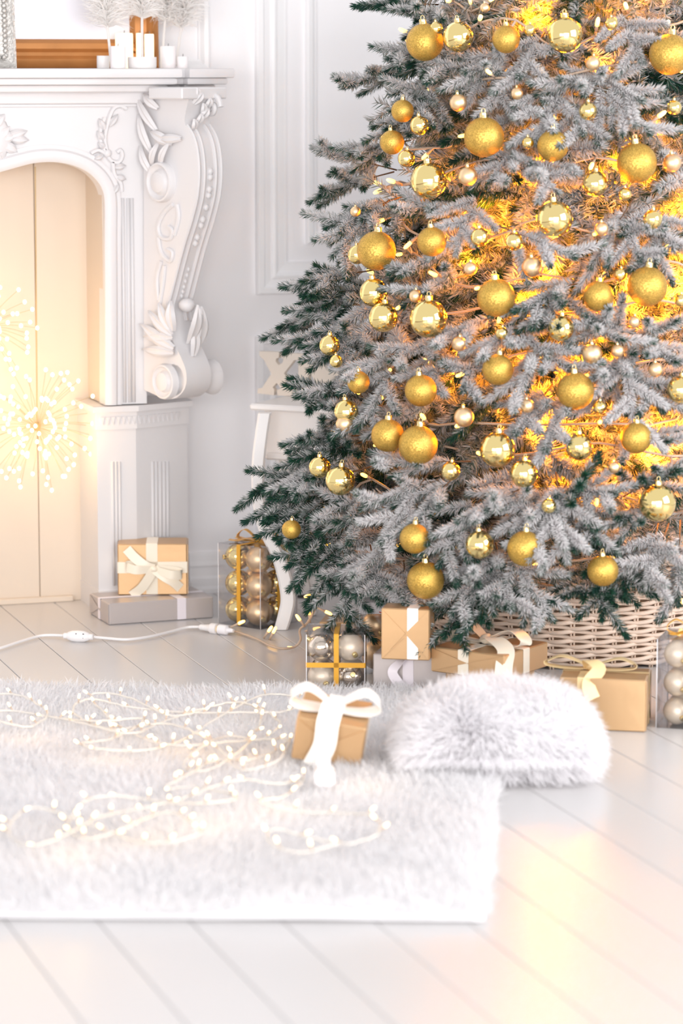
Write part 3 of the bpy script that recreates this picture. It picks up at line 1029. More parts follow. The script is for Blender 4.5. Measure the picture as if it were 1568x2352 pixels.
for k, mk in (('G', 'G'), ('S', 'S'), ('M', 'Mt'), ('SC', 'SC'), ('MC', 'MC')):
    BM[k] = sph.mesh('bauble', M[mk], True)
CAPM = MB().lathe([(0.20, 0.94), (0.205, 1.0), (0.195, 1.02), (0.195, 1.20), (0.17, 1.225), (0.0, 1.23)], 14).mesh('cap', M['cap'], True)
sm(CAPM, 40)
LOOPM = MB().tube([(0.10 * math.cos(a), 0, 1.30 + 0.12 * math.sin(a)) for a in np.linspace(0, 2 * math.pi, 15)[:-1]], 0.02, 6, True).mesh('hook', M['cap'], True)


def bauble(p, r, kind, label, group=None, rot=None, hook=True):
    o = bpy.data.objects.new('bauble', BM[kind]); COL.objects.link(o)
    mw = Matrix.Translation(p) @ (rot.to_4x4() if rot is not None else Matrix.Rotation(random.uniform(-0.12, 0.12), 4, 'Y')) @ Matrix.Diagonal((r, r, r, 1))
    o.matrix_world = mw; MW[o.name] = mw
    tag(o, label, 'bauble', group)
    c = bpy.data.objects.new('cap', CAPM); COL.objects.link(c); c.parent = o
    if hook:
        h = bpy.data.objects.new('hook', LOOPM); COL.objects.link(h); h.parent = o
    return o


BPOS = []
HALF = {(1269, 335), (1460, 1006), (952, 1237), (1205, 1260), (823, 878), (757, 793), (900, 327), (924, 255), (820, 585), (954, 680), (1102, 545)}
for (x, y, r, k, lab) in BAU:
    p = surf(x, y, 1.03)
    D = axial(p)
    rr = r * D / F
    bauble(p, rr, k, lab, 'gold baubles on the Christmas tree')
    if (x, y) not in HALF: BPOS.append((x, y, r, D))


def clear_of_baubles(base, tip, slack=6, tol=0.0):
    for t in (0.3, 0.5, 0.7, 0.85, 1.0):
        p = base + (tip - base) * t
        x, y, D = pix(p)
        hw = 42 if t < 0.8 else 24
        for (bx, by, br, bd) in BPOS:
            if D < bd + 0.05 and math.hypot(x - bx, y - by) < br * 0.8 + hw * tol + slack: return False
    return True


# --- sprays seen one by one in the photograph: base px, tip px, kind, how deep (1 = on the cone)
SPR = [
 (905, 165, 775, 197, 'mid', 1.0), (985, 118, 880, 128, 'mid', .97), (960, 8, 862, 2, 'green', 1.0), (1010, 30, 915, 18, 'mid', 1.0), (990, 190, 905, 235, 'mid', .96), (960, 262, 880, 300, 'mid', .95),
 (850, 375, 722, 342, 'heavy', 1.0), (850, 408, 718, 440, 'mid', 1.0), (870, 470, 742, 515, 'mid', 1.0), (850, 500, 754, 590, 'mid', 1.0), (900, 330, 790, 350, 'mid', .97),
 (810, 628, 684, 648, 'mid', 1.0), (820, 665, 690, 668, 'green', .98), (770, 705, 630, 756, 'mid', 1.0), (790, 740, 672, 788, 'mid', 1.0), (800, 690, 700, 712, 'mid', .96), (840, 790, 722, 775, 'mid', .97),
 (800, 905, 688, 885, 'green', 1.0), (830, 930, 728, 925, 'mid', .97), (790, 1000, 675, 998, 'mid', 1.0), (800, 1020, 700, 1035, 'green', .97), (800, 860, 740, 900, 'mid', .97), (840, 760, 740, 830, 'mid', .95),
 (700, 1075, 567, 1132, 'green', 1.0), (710, 1130, 590, 1192, 'green', 1.0), (740, 1150, 628, 1240, 'green', 1.0), (770, 1225, 648, 1292, 'green', 1.02), (800, 1240, 702, 1310, 'green', 1.0), (820, 1080, 660, 1120, 'mid', .99),
 (790, 1300, 800, 1448, 'green', 1.02), (850, 1290, 770, 1340, 'mid', 1.0), (900, 1240, 800, 1330, 'heavy', 1.02), (860, 1300, 880, 1395, 'mid', 1.0), (930, 1330, 935, 1400, 'mid', 1.0),
 (1080, 1370, 1000, 1480, 'green', 1.05), (1110, 1320, 1010, 1430, 'mid', 1.04), (1150, 1300, 1180, 1425, 'heavy', 1.02), (1195, 1310, 1292, 1450, 'mid', 1.04), (1120, 1330, 1100, 1450, 'green', 1.03),
 (1384, 1310, 1382, 1438, 'green', 1.0), (1430, 1260, 1440, 1380, 'green', .98), (1500, 1250, 1480, 1330, 'heavy', 1.0), (1560, 1270, 1555, 1425, 'mid', 1.0), (1340, 1330, 1335, 1375, 'green', .98),
 # white sprays across the front
 (1090, 470, 1040, 580, 'heavy', .98), (1180, 350, 1120, 420, 'heavy', 1.0), (1200, 385, 1290, 430, 'heavy', .99), (1330, 410, 1220, 385, 'heavy', 1.0), (1160, 145, 1060, 165, 'heavy', .98),
 (1130, 170, 1180, 260, 'heavy', 1.0), (1380, 190, 1280, 180, 'heavy', 1.0), (1380, 180, 1480, 235, 'heavy', 1.0), (1400, 220, 1500, 310, 'heavy', 1.02), (1290, 220, 1220, 320, 'heavy', 1.0), (1320, 250, 1340, 310, 'heavy', 1.0),
 (1200, 230, 1140, 290, 'heavy', 1.0), (1440, 60, 1470, 130, 'heavy', .98), (1230, 110, 1190, 180, 'heavy', .97), (1110, 150, 960, 158, 'mid', 1.0), (1000, 225, 940, 270, 'mid', .97),
 (1060, 480, 900, 475, 'mid', 1.0), (930, 470, 820, 500, 'mid', .99), (1050, 580, 880, 620, 'mid', 1.0), (1040, 640, 930, 670, 'mid', 1.0), (1200, 540, 1330, 590, 'heavy', 1.0), (1420, 510, 1350, 620, 'heavy', 1.0), (1440, 520, 1470, 600, 'heavy', .99),
 (1510, 500, 1560, 560, 'heavy', .99), (1510, 540, 1500, 620, 'mid', .99), (1300, 660, 1170, 720, 'mid', 1.02), (1290, 680, 1230, 745, 'mid', 1.0), (1100, 740, 980, 790, 'heavy', 1.0), (1180, 745, 1090, 830, 'heavy', 1.0), (1200, 760, 1260, 800, 'heavy', .98),
 (1330, 740, 1440, 780, 'heavy', 1.0), (1420, 750, 1340, 720, 'heavy', 1.0), (1470, 770, 1560, 730, 'heavy', 1.0), (1490, 790, 1560, 830, 'heavy', 1.0), (930, 800, 790, 860, 'heavy', 1.02), (900, 860, 810, 1000, 'mid', 1.0), (1000, 780, 890, 830, 'heavy', .99),
 (1020, 820, 980, 890, 'heavy', 1.0), (970, 940, 870, 965, 'heavy', 1.0), (1240, 800, 1160, 930, 'heavy', 1.02), (1250, 810, 1320, 850, 'heavy', .99), (1240, 920, 1180, 1000, 'heavy', .99), (1290, 930, 1250, 1040, 'heavy', 1.0),
 (1440, 850, 1370, 930, 'heavy', 1.02), (1440, 860, 1470, 1000, 'heavy', 1.03), (1430, 830, 1350, 870, 'heavy', 1.0), (1450, 850, 1530, 940, 'mid', 1.0), (1500, 870, 1540, 900, 'mid', .98),
 (1060, 1060, 850, 1060, 'heavy', 1.02), (1050, 1090, 820, 1160, 'heavy', 1.02), (960, 1120, 860, 1260, 'heavy', 1.03), (1010, 1130, 920, 1230, 'mid', 1.02), (1180, 1130, 1040, 1200, 'heavy', 1.03), (1220, 1140, 1110, 1170, 'heavy', 1.02), (1250, 1150, 1170, 1210, 'heavy', 1.0),
 (1270, 1170, 1210, 1290, 'heavy', 1.04), (1285, 1160, 1300, 1290, 'heavy', 1.03), (1290, 1160, 1345, 1080, 'green', 1.0), (1330, 1130, 1420, 1130, 'heavy', 1.0), (1340, 1180, 1370, 1250, 'mid', .99), (1480, 1110, 1560, 1060, 'mid', 1.0), (1490, 1180, 1410, 1190, 'mid', .98),
 (1520, 1250, 1490, 1340, 'heavy', 1.02), (1470, 1000, 1540, 1010, 'heavy', .98), (1100, 820, 1060, 900, 'mid', .98), (1140, 900, 1080, 960, 'green', .96), (740, 1060, 640, 1130, 'mid', .99), (880, 1180, 760, 1200, 'mid', .97), (860, 1140, 720, 1180, 'mid', .98),
 (1080, 1180, 1000, 1300, 'mid', 1.0), (1160, 1270, 1060, 1330, 'heavy', 1.02), (1120, 1300, 1200, 1420, 'mid', .99), (1060, 1240, 1040, 1340, 'mid', .99),
]
for (bx, by, tx, ty, kind, fr) in SPR:
    q_ = 0.74 if (ty > 1360 and tx > 850) else 0.90
    tx, ty = bx + (tx - bx) * q_, by + (ty - by) * q_
    bl = math.hypot(tx - bx, ty - by)
    inw = 0.10 if bl < 110 else 0.07
    for k in range(4):
        tip = surf(tx, ty, fr * 1.02)
        dD = axial(tip)
        base = dp(bx, by, dD + inw)
        tip = dp(tx, ty, dD)
        if tx < 800 or clear_of_baubles(base, tip, 0, 0.45): break
        fr -= 0.07
    else:
        if random.random() < 0.5: continue
    x = tip - base
    need = 0.20
    if x.length < need: base = tip - x.normalized() * need
    put_branch(base, tip, kind, scale=max(0.62, min(1.15, (tip - base).length / BL)))
N_MAN = NB[0]
# --- the rest of the crown
tries = 0
while NB[0] < 296 and tries < 9000:
    tries += 1
    z = 0.20 + 1.45 * random.random() ** 1.15
    if random.random() < 0.05: z = random.uniform(1.65, 2.45)
    ph = random.uniform(-math.pi, math.pi)
    back = math.cos(ph) < -0.15
    if back and random.random() < 0.72: continue
    rd = FH * -math.cos(ph) + RT * math.sin(ph)
    inner = random.random() < 0.62
    R = RZ(z) * (random.uniform(0.52, 0.72) if inner else random.uniform(0.76, 0.92))
    R = min(R, RZ(z) - 0.02) * (0.90 if math.sin(ph) < -0.6 else 1.0)
    el = math.radians(random.uniform(-38, 0) if z < 1.2 else random.uniform(-25, 15))
    az = random.uniform(-0.65, 0.65)
    d = (Quaternion((0, 0, 1), az) @ rd) * math.cos(el) + Vector((0, 0, math.sin(el)))
    s = random.uniform(0.72, 1.1)
    tip = Vector((AX.x, AX.y, z)) + rd * R
    base = tip - d * BL * s
    tx, ty, _ = pix(tip)
    if tip.z < (0.36 if tx > 1050 else 0.2): continue
    if not inner and tx > 1000 and random.random() < 0.62: continue
    if not clear_of_baubles(base, tip, 6, 0.7 if not inner else 0.15): continue
    gx = random.random()
    leftness = (tx < 900)
    kind = ('green' if gx < 0.35 else 'mid') if (inner or back) else (('heavy' if gx < 0.3 else 'mid' if gx < 0.8 else 'green') if leftness else ('heavy' if gx < 0.55 else 'mid' if gx < 0.88 else 'green'))
    put_branch(base, tip, kind, scale=s)

# --- what fills the heart of the crown, too thick to count: one part
def fill_proto(seed):
    r = np.random.default_rng(seed)
    V = []; C = []
    for k in range(9):
        a = np.array([0.30 * k / 9 * (k > 0), 0, 0]); ang = math.radians(r.uniform(25, 60)) * (1 if k % 2 else -1) * (k > 0); e = math.radians(r.uniform(-40, 40)) * (k > 0)
        ln = 0.34 if k == 0 else r.uniform(0.12, 0.17)
        ax = np.array([math.cos(ang) * math.cos(e), math.sin(ang) * math.cos(e), math.sin(e)])
        n = int(ln * 1250)
        p = a + ax * (r.uniform(0, 1, n) * ln)[:, None]
        rad = nrmz(np.cross(np.tile(ax, (n, 1)), r.normal(0, 1, (n, 3))))
        d = nrmz(ax * 0.6 + rad * 0.8)
        sd = nrmz(np.cross(d, r.normal(0, 1, (n, 3)))) * 0.0012
        q = p + d * r.uniform(0.017, 0.026, n)[:, None]
        V.append(np.stack([p - sd, p + sd, p + d * 0.012 + sd * 0.9, p + d * 0.012 - sd * 0.9, q], 1).reshape(-1, 3))
        w = np.clip(r.normal(0.52, 0.25, n) + 0.2 * d[:, 2], 0, 1)[:, None]
        col = np.array([0.035, 0.10, 0.06]) * (1 - w) + np.array([0.84, 0.81, 0.82]) * w
        C.append(np.repeat(col, 5, 0))
    return np.concatenate(V), np.concatenate(C)


FP = [fill_proto(900 + i) for i in range(5)]
FV = []; FC = []
for i in range(540):
    z = 0.22 + 1.5 * random.random() ** 1.1
    ph = random.uniform(-2.0, 2.0) if i < 400 else random.uniform(1.9, 4.4)
    rd = FH * -math.cos(ph) + RT * math.sin(ph)
    R = RZ(z) * random.uniform(0.36, 0.72)
    d = (Quaternion((0, 0, 1), random.uniform(-1.1, 1.1)) @ rd) * math.cos(0.3) + Vector((0, 0, random.uniform(-0.6, 0.3)))
    d.normalize()
    tip = Vector((AX.x, AX.y, z)) + rd * R
    x = d; zz = Vector((0, 0, 1)); zz = (zz - x * zz.dot(x)).normalized(); y = zz.cross(x)
    A = np.array([x, y, zz]).T * random.uniform(0.75, 1.05)
    v, c = FP[i % 5]
    FV.append(v @ A.T + np.array(tip - d * 0.28)); FC.append(c)
FV = np.concatenate(FV); FC = np.concatenate(FC)
nf = len(FV) // 5
ff = np.array([[0, 1, 2], [0, 2, 3], [3, 2, 4]])
ff = (np.arange(nf)[:, None, None] * 5 + ff[None]).reshape(-1, 3)
o = obj('inner_foliage', np_mesh('inner_foliage', FV, ff, M['needle'], FC), TREE)
o['kind'] = 'stuff'
print('inner tris', len(ff))

# --- string of lights wound through the crown
rnd = random.Random(5)
pts = []
turns = 15
for i in range(turns * 26):
    t = i / (turns * 26)
    z = 0.20 + 1.40 * t
    a = t * turns * 2 * math.pi
    R = RZ(z) * (0.80 + 0.08 * math.sin(a * 2.3 + 1) + rnd.uniform(-0.09, 0.04))
    if math.sin(a) < -0.55: R = min(R, RZ(z) * 0.76)
    rd = FH * -math.cos(a) + RT * math.sin(a)
    pts.append(Vector((AX.x, AX.y, z + rnd.uniform(-0.04, 0.03))) + rd * R)
lead = [fl(512, 1444, 0.008), fl(545, 1452, 0.006), fl(590, 1468, 0.006), fl(622, 1484, 0.006), fl(650, 1490, 0.006), fl(676, 1486, 0.006), fl(690, 1470, 0.02),
        fl(688, 1447, 0.03), dp(706, 1430, 6.5), dp(722, 1400, 6.48), dp(735, 1360, 6.46), dp(742, 1320, 6.44), dp(758, 1292, 6.42), dp(790, 1262, 6.40)]
pathL = smooth_path(lead, 4) + smooth_path(pts, 3)
TL = thing('fairy_light_string', 'string of amber bulbs on clear twisted cord wound through the tree', 'string lights', lead[0].copy())
part('cord', MB().tube(pathL, 0.0027, 6), M['twine'], TL, True)
stemM = MB().tube([(0, 0, 0), (0, 0, 0.016)], [0.0022, 0.0030], 6)
BULB = MB().lathe([(0.0034, 0.0), (0.0038, 0.004), (0.0036, 0.012), (0.002, 0.016), (0, 0.0165)], 8).mesh('bulb', M['led'], True)
STEM = MB().tube([(0, 0, -0.02), (0, 0, 0.0)], [0.0020, 0.0030], 6).mesh('bulb_stem', M['twine'], True)
BULBW = MB().lathe([(0.0034, 0.0), (0.0038, 0.004), (0.0036, 0.012), (0.002, 0.016), (0, 0.0165)], 8).mesh('bulb', M['ledwarm'], True)


def bulb(p, d, parent, me, stem=STEM, s=1.0):
    q = Vector(d).normalized().to_track_quat('Z', 'Y').to_matrix().to_4x4()
    o = bpy.data.objects.new('bulb', me); COL.objects.link(o)
    o.parent = parent; o.matrix_parent_inverse = MW[parent.name].inverted()
    o.matrix_basis = Matrix.Translation(Vector(p) + Vector(d).normalized() * 0.02 * s) @ q @ Matrix.Scale(s, 4)
    c = bpy.data.objects.new('bulb_stem', stem); COL.objects.link(c); c.parent = o


for (x, y, dx, dy, D) in ((530, 1440, 1, .5, 6.62), (605, 1466, .6, .9, 6.58), (618, 1470, .5, 1, 6.57), (640, 1487, 1, 0, 6.5), (700, 1440, -.6, .9, 6.5), (712, 1430, -.1, 1, 6.5), (728, 1396, 1, -.4, 6.46),
                        (734, 1362, -1, -.2, 6.46), (715, 1436, 1, -.8, 6.48), (700, 1450, 1, .3, 6.48)):
    bulb(dp(x, y, D), RT * dx + Vector((0, 0, dy)) - FH * 0.3, TL, BULB)
nb = 10
for i in range(0, len(pts)):
    p = pts[i]
    if z_ok := True:
        f = -(p - AX).dot(FH)
        if f < -0.12: continue
    if nb >= 240: break
    if rnd.random() < 0.06: continue
    nb += 1
    rd = (p - Vector((AX.x, AX.y, p.z))).normalized()
    d = rd + Vector((rnd.uniform(-.8, .8), rnd.uniform(-.8, .8), rnd.uniform(-.7, .9)))
    bulb(p, d, TL, BULB, s=rnd.uniform(1.0, 1.3))
# their light
k = 0
for i in range(7, len(pts), 3):
    p = pts[i]
    if -(p - AX).dot(FH) < 0.06 or p.z < 0.34 or (p - AX).dot(RT) > 0.27: continue
    rd = (p - Vector((AX.x, AX.y, p.z))).normalized()
    right = (p - AX).dot(RT)
    point('bulb_light', p - rd * (0.04 + 0.06 * (i % 3)), TREE_W * (0.3 if right < -0.2 else 0.7 if right > 0.2 else 1.0), (1.0, 0.295, 0.006), 0.03)
    k += 1
print('branches', N_MAN, NB[0], 'tries', tries, 'bulbs', nb, 'lamps', k)

# ------------------------------------------------------------------ wicker basket
BK = thing('wicker_basket', 'pale woven wicker basket holding the flocked Christmas tree', 'basket', Vector((AX.x, AX.y, 0)))
BR0, BRT, BH = 0.315, 0.365, 0.36
brad = lambda z: BR0 + (BRT - BR0) * z / BH
NS = 46
def rect_r(a): return 1.0
rows = 34
wv = {}
for ph in (0, 1):
    pass
for i in range(rows):
    z = 0.012 + (BH - 0.03) * i / (rows - 1); r = brad(z)
    pp = []
    n = NS * 6
    for j in range(n):
        a = 2 * math.pi * j / n
        w = math.cos(a * NS / 2 + math.pi * (i % 2)) * 0.0052
        pp.append((AX.x + (r + w) * math.cos(a), AX.y + (r + w) * math.sin(a), z + 0.0022 * math.sin(a * NS / 2 + math.pi * (i % 2))))
    part('weaver', MB().tube(pp, 0.0050, 6, True), M['wicker'], BK, True)
for j in range(NS):
    a = 2 * math.pi * (j + 0.5) / NS
    for q in (-0.010, 0.010):
        b = a + q
        mb = MB().tube([(AX.x + brad(0.0) * math.cos(b), AX.y + brad(0.0) * math.sin(b), 0.0), (AX.x + brad(BH) * math.cos(b), AX.y + brad(BH) * math.sin(b), BH)], 0.0026, 6)
        part('stake', mb, M['wicker'], BK, True)
part('rim', MB().tube([(AX.x + (BRT + 0.002) * math.cos(a), AX.y + (BRT + 0.002) * math.sin(a), BH + 0.004 * math.sin(a * 30)) for a in np.linspace(0, 2 * math.pi, 121)[:-1]], 0.012, 8, True), M['wicker'], BK, True)
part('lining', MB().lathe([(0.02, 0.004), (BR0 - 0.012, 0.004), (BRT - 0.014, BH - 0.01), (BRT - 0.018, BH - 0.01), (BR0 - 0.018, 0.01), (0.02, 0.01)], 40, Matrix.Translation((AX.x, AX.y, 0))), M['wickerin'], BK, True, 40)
# ------------------------------------------------------------------ gifts
def xf(o, yaw, roll=0.0, pitch=0.0):
    return Matrix.Translation(o) @ Matrix.Rotation(yaw, 4, 'Z') @ Matrix.Rotation(pitch, 4, 'X') @ Matrix.Rotation(roll, 4, 'Y')


def bow(parent, o, ex, ey, ez, L, w, m, tails=((0.9, -0.5), (-0.3, -1.0)), lift=0.55, tail_len=1.0, drop=None, knot=True):
    """two loops, a knot and tails, lying on a surface with normal ez"""
    o, ex, ey, ez = Vector(o), Vector(ex).normalized(), Vector(ey).normalized(), Vector(ez).normalized()
    P = lambda a, b, c: o + ex * (a * L) + ey * (b * L) + ez * (c * L)
    for s in (1, -1):
        k = [(0, 0, 0.06), (0.28, 0.05, 0.06 + lift * 0.55), (0.66, 0.09, 0.06 + lift), (0.96, 0.07, 0.02 + lift * 0.72), (1.0, 0.02, 0.03 + lift * 0.28), (0.72, -0.03, 0.05), (0.35, -0.03, 0.035), (0, 0, 0.05)]
        pts = smooth_path([P(s * a, b, c) for a, b, c in k], 5)
        ws = [w * (0.45 + 0.55 * math.sin(math.pi * min(1, max(0, i / (len(pts) - 1)))) ** 0.6) for i in range(len(pts))]
        part('bow_loop', MB().ribbon(pts, ey, ws), m, parent, True, 60, local=True)
    if knot:
        part('knot', MB().blob(P(0, 0, 0.09), (w * 0.42, w * 0.42, w * 0.34), None, 10, 7), m, parent, True, local=True)
    for i, (tx, ty) in enumerate(tails):
        d = (ex * tx + ey * ty).normalized(); sd = d.cross(ez)
        tl = L * tail_len
        k = [o + ez * (0.05 * L), o + d * tl * 0.35 + ez * (0.14 * L), o + d * tl * 0.7 + ez * (0.04 * L), o + d * tl + ez * (0.07 * L)]
        if drop and drop.get(i): k = [o + ez * (0.05 * L)] + [o + Vector(v) for v in drop[i]]
        part('ribbon_tail', MB().ribbon(smooth_path(k, 6), sd if not (drop and drop.get(i)) else sd, w), m, parent, True, 60, local=True)


def gift(name, label, mw, size, paper, bands=(), folds=(), group='wrapped gifts under the tree'):
    """box with its base centre front-left corner at the origin: x along the front, y back, z up"""
    t = thing(name, label, 'gift', mw, group)
    sx, sy, sz = size
    part('wrapped_box', MB().rbox((sx / 2, sy / 2, sz / 2), size, 0.0022), M[paper], t, local=True)
    # wrapping turned in at the ends: raised flaps with their edges
    for f in folds:
        if f == 'front': q = [(0.002, -0.0006, 0.002), (sx / 2, -0.0012, sz * 0.52), (0.002, -0.0006, sz - 0.002)], [(sx - 0.002, -0.0006, sz - 0.002), (sx / 2, -0.0012, sz * 0.52), (sx - 0.002, -0.0006, 0.002)], (0, -0.0012, 0)
        elif f == 'left': q = [(-0.0006, sy - 0.002, 0.002), (-0.0012, sy / 2, sz * 0.52), (-0.0006, sy - 0.002, sz - 0.002)], [(-0.0006, 0.002, sz - 0.002), (-0.0012, sy / 2, sz * 0.52), (-0.0006, 0.002, 0.002)], (-0.0012, 0, 0)
        else: q = [(sx + 0.0006, 0.002, 0.002), (sx + 0.0012, sy / 2, sz * 0.52), (sx + 0.0006, 0.002, sz - 0.002)], [(sx + 0.0006, sy - 0.002, sz - 0.002), (sx + 0.0012, sy / 2, sz * 0.52), (sx + 0.0006, sy - 0.002, 0.002)], (0.0012, 0, 0)
        for tri in q[:2]:
            part('paper_flap', MB().prism(tri, q[2]), M[paper], t, local=True)
    e = 0.0008
    for (ax, pos, w, m) in bands:
        if ax == 'x':      # runs over the top and front, at x = pos
            k = [(pos, -e, 0.001), (pos, -e, sz + e), (pos, sy + e, sz + e), (pos, sy + e, 0.001)]; sd = Vector((1, 0, 0))
        elif ax == 'y':    # runs over the top and sides, at y = pos
            k = [(-e, pos, 0.001), (-e, pos, sz + e), (sx + e, pos, sz + e), (sx + e, pos, 0.001)]; sd = Vector((0, 1, 0))
        else:              # round the walls, at z = pos
            k = [(-e, -e, pos), (sx + e, -e, pos), (sx + e, sy + e, pos), (-e, sy + e, pos), (-e, -e, pos)]; sd = Vector((0, 0, 1))
        pl = []
        for a, b in zip(k[:-1], k[1:]):
            a, b = Vector(a), Vector(b); dd = (b - a).normalized() * 0.001
            pl += [a + dd, b - dd]
        part('ribbon', MB().ribbon(pl, sd, w), M[m], t, False, local=True)
    return t


def yaw_of(a, b): d = Vector(b) - Vector(a); return math.atan2(d.y, d.x)


# silver gift on the floor by the fireplace
a, b = fl(251, 1436), fl(490, 1419)
g2h = 0.049
g2 = gift('gift_box', 'flat silver gift on the floor beside the fireplace, under a gold one', xf(a, yaw_of(a, b)), ((b - a).length, 0.148, g2h), 'greypaper', (('x', 0.172, 0.021, 'lilac'), ('y', 0.075, 0.016, 'lilac')), ('left',))
# gold gift on top of it
a, b = fl(271, 1367, g2h + 0.001), fl(430, 1366, g2h + 0.001)
y1 = yaw_of(a, b)
g1 = gift('gift_box', 'gold gift with a flat cream bow, stacked on the silver gift', xf(a, y1), ((b - a).length, 0.096, 0.118), 'goldpaper', (('x', 0.078, 0.026, 'cream'), ('z', 0.064, 0.026, 'cream')), ('right',))
g1w = (b - a).length
k = lambda px, py: (px / 985.0, -0.004, py / 985.0)
o1 = Vector((0.083, -0.003, 0.062))
bow(g1, o1, (1, 0, -0.15), (0, 0, -1), (0, -1, 0), 0.062, 0.022, M['cream'], tails=(), lift=0.30)
for pts in ([(0, 0), (-0.02, 0.008), (-0.045, 0.028), (-0.062, 0.046)], [(0, 0), (-0.012, -0.020), (-0.03, -0.045), (-0.052, -0.062)], [(0, 0), (0.022, -0.016), (0.044, -0.030), (0.06, -0.046)]):
    p3 = smooth_path([o1 + Vector((x, -0.006 - 0.006 * math.sin(i * 1.3), z)) for i, (x, z) in enumerate(pts)], 5)
    part('ribbon_tail', MB().ribbon(p3, [Vector((0.6, 0.2, 0.8 if pts[-1][0] * pts[-1][1] < 0 else -0.8))] * len(p3), 0.022), M['cream'], g1, True, 60, local=True)

# silver-lilac gift and the upright gold gift on it
a = fl(856, 1597); b = fl(1046, 1606)
g4 = gift('gift_box', 'low silver gift with lilac ribbon, under the upright gold gift', xf(a, yaw_of(a, b)), ((b - a).length, 0.13, 0.085), 'greypaper', (('x', 0.072, 0.022, 'lilac'),), ())
part('ribbon_tail', MB().ribbon(smooth_path([(0.072, -0.004, 0.084), (0.055, -0.010, 0.07), (0.043, -0.014, 0.052), (0.055, -0.012, 0.03), (0.075, -0.012, 0.006)], 5), Vector((0.8, 0, 0.5)), 0.020), M['lilac'], g4, True, 60, local=True)
a = fl(875, 1514, 0.0856); b = fl(986, 1518, 0.0856)
g3 = gift('gift_box', 'upright gold gift with one white ribbon, under the lowest left sprigs', xf(a, yaw_of(a, b)), ((b - a).length, 0.062, 0.103), 'goldpaper', (('x', 0.063, 0.022, 'whiterib'),), ('front',))
part('paper_fold', MB().prism([(0.001, -0.0006, 0.001), (0.045, -0.0010, 0.043), (0.047, -0.0010, 0.045), (0.001, -0.0006, 0.005)], (0, -0.001, 0)), M['goldpaper'], g3, local=True)

# big flat gold gift, corner to the viewer, on another gift
zb5 = 0.06
c, l, r = fl(1157, 1564, zb5), fl(985, 1550, zb5), fl(1295, 1540, zb5)
u = (c - l); yw = math.atan2(u.y, u.x) - 0.20
g5 = gift('gift_box', 'flat gold gift with a big cream bow, against the wicker basket', xf(c - Matrix.Rotation(yw, 3, 'Z') @ Vector((0.168, 0, 0)), yw), (0.168, 0.172, 0.050), 'goldpaper', (('x', 0.075, 0.024, 'cream'), ('y', 0.085, 0.024, 'cream')), ('front',))
bow(g5, (0.078, 0.085, 0.051), (1, -0.22, 0), (0.22, 1, 0), (0, 0, 1), 0.098, 0.034, M['cream'], tails=((0.8, -0.9),), lift=0.30,
    drop={0: [(0.03, -0.03, 0.02), (0.075, -0.055, 0.006), (0.09, -0.085, -0.02), (0.092, -0.095, -0.058)]})
g6 = gift('gift_box', 'mostly hidden gold gift beneath the flat gold gift with the bow', xf(c - Matrix.Rotation(yw, 3, 'Z') @ Vector((0.148, -0.022, zb5)), yw), (0.13, 0.13, zb5 - 0.001), 'goldpaper', (('x', 0.05, 0.02, 'whiterib'),), ())

# gold gift at right
a, b = fl(1283, 1674), fl(1481, 1682)
g7 = gift('gift_box', 'tall gold gift right of the fur cushion, by a clear bauble box', xf(a, yaw_of(a, b)), ((b - a).length, 0.115, 0.100), 'goldpaper', (('y', 0.072, 0.012, 'goldcream'), ('x', 0.046, 0.024, 'goldcream')), ('right',))
bow(g7, (0.052, 0.072, 0.102), (1, -0.05, 0), (0, 1, 0), (0, 0, 1), 0.085, 0.026, M['goldcream'], tails=((0.3, -1),), lift=0.22,
    drop={0: [(0.0, -0.03, 0.025), (0.022, -0.055, 0.014), (0.004, -0.074, -0.012), (0.014, -0.078, -0.04)]})

# small tilted gold gift on the rug
o8 = fl(668, 1742, 0.034)
g8 = gift('gift_box', 'small tilted gold gift with a large white bow on the fur rug', xf(o8, math.radians(-25), math.radians(9.5), math.radians(13)), (0.124, 0.112, 0.083), 'goldpaper', (('x', 0.058, 0.026, 'whiterib'), ('y', 0.058, 0.024, 'whiterib')), ('front',))
bow(g8, (0.060, 0.050, 0.084), (1, 0.12, 0.02), (-0.12, 1, 0), (0, 0, 1), 0.078, 0.040, M['whiterib'], tails=((-0.1, -1),), lift=0.42,
    drop={0: [(0.0, -0.035, 0.03), (-0.004, -0.062, 0.004), (-0.004, -0.066, -0.04), (-0.018, -0.064, -0.085)]})
# flat box half hidden behind the clear box
a, b = fl(733, 1457), fl(790, 1459)
gift('gift_box', 'flat tan gift behind the clear box of champagne baubles', xf(a, yaw_of(a, b) + 0.05), (0.085, 0.10, 0.028), 'goldpaper', (), ())


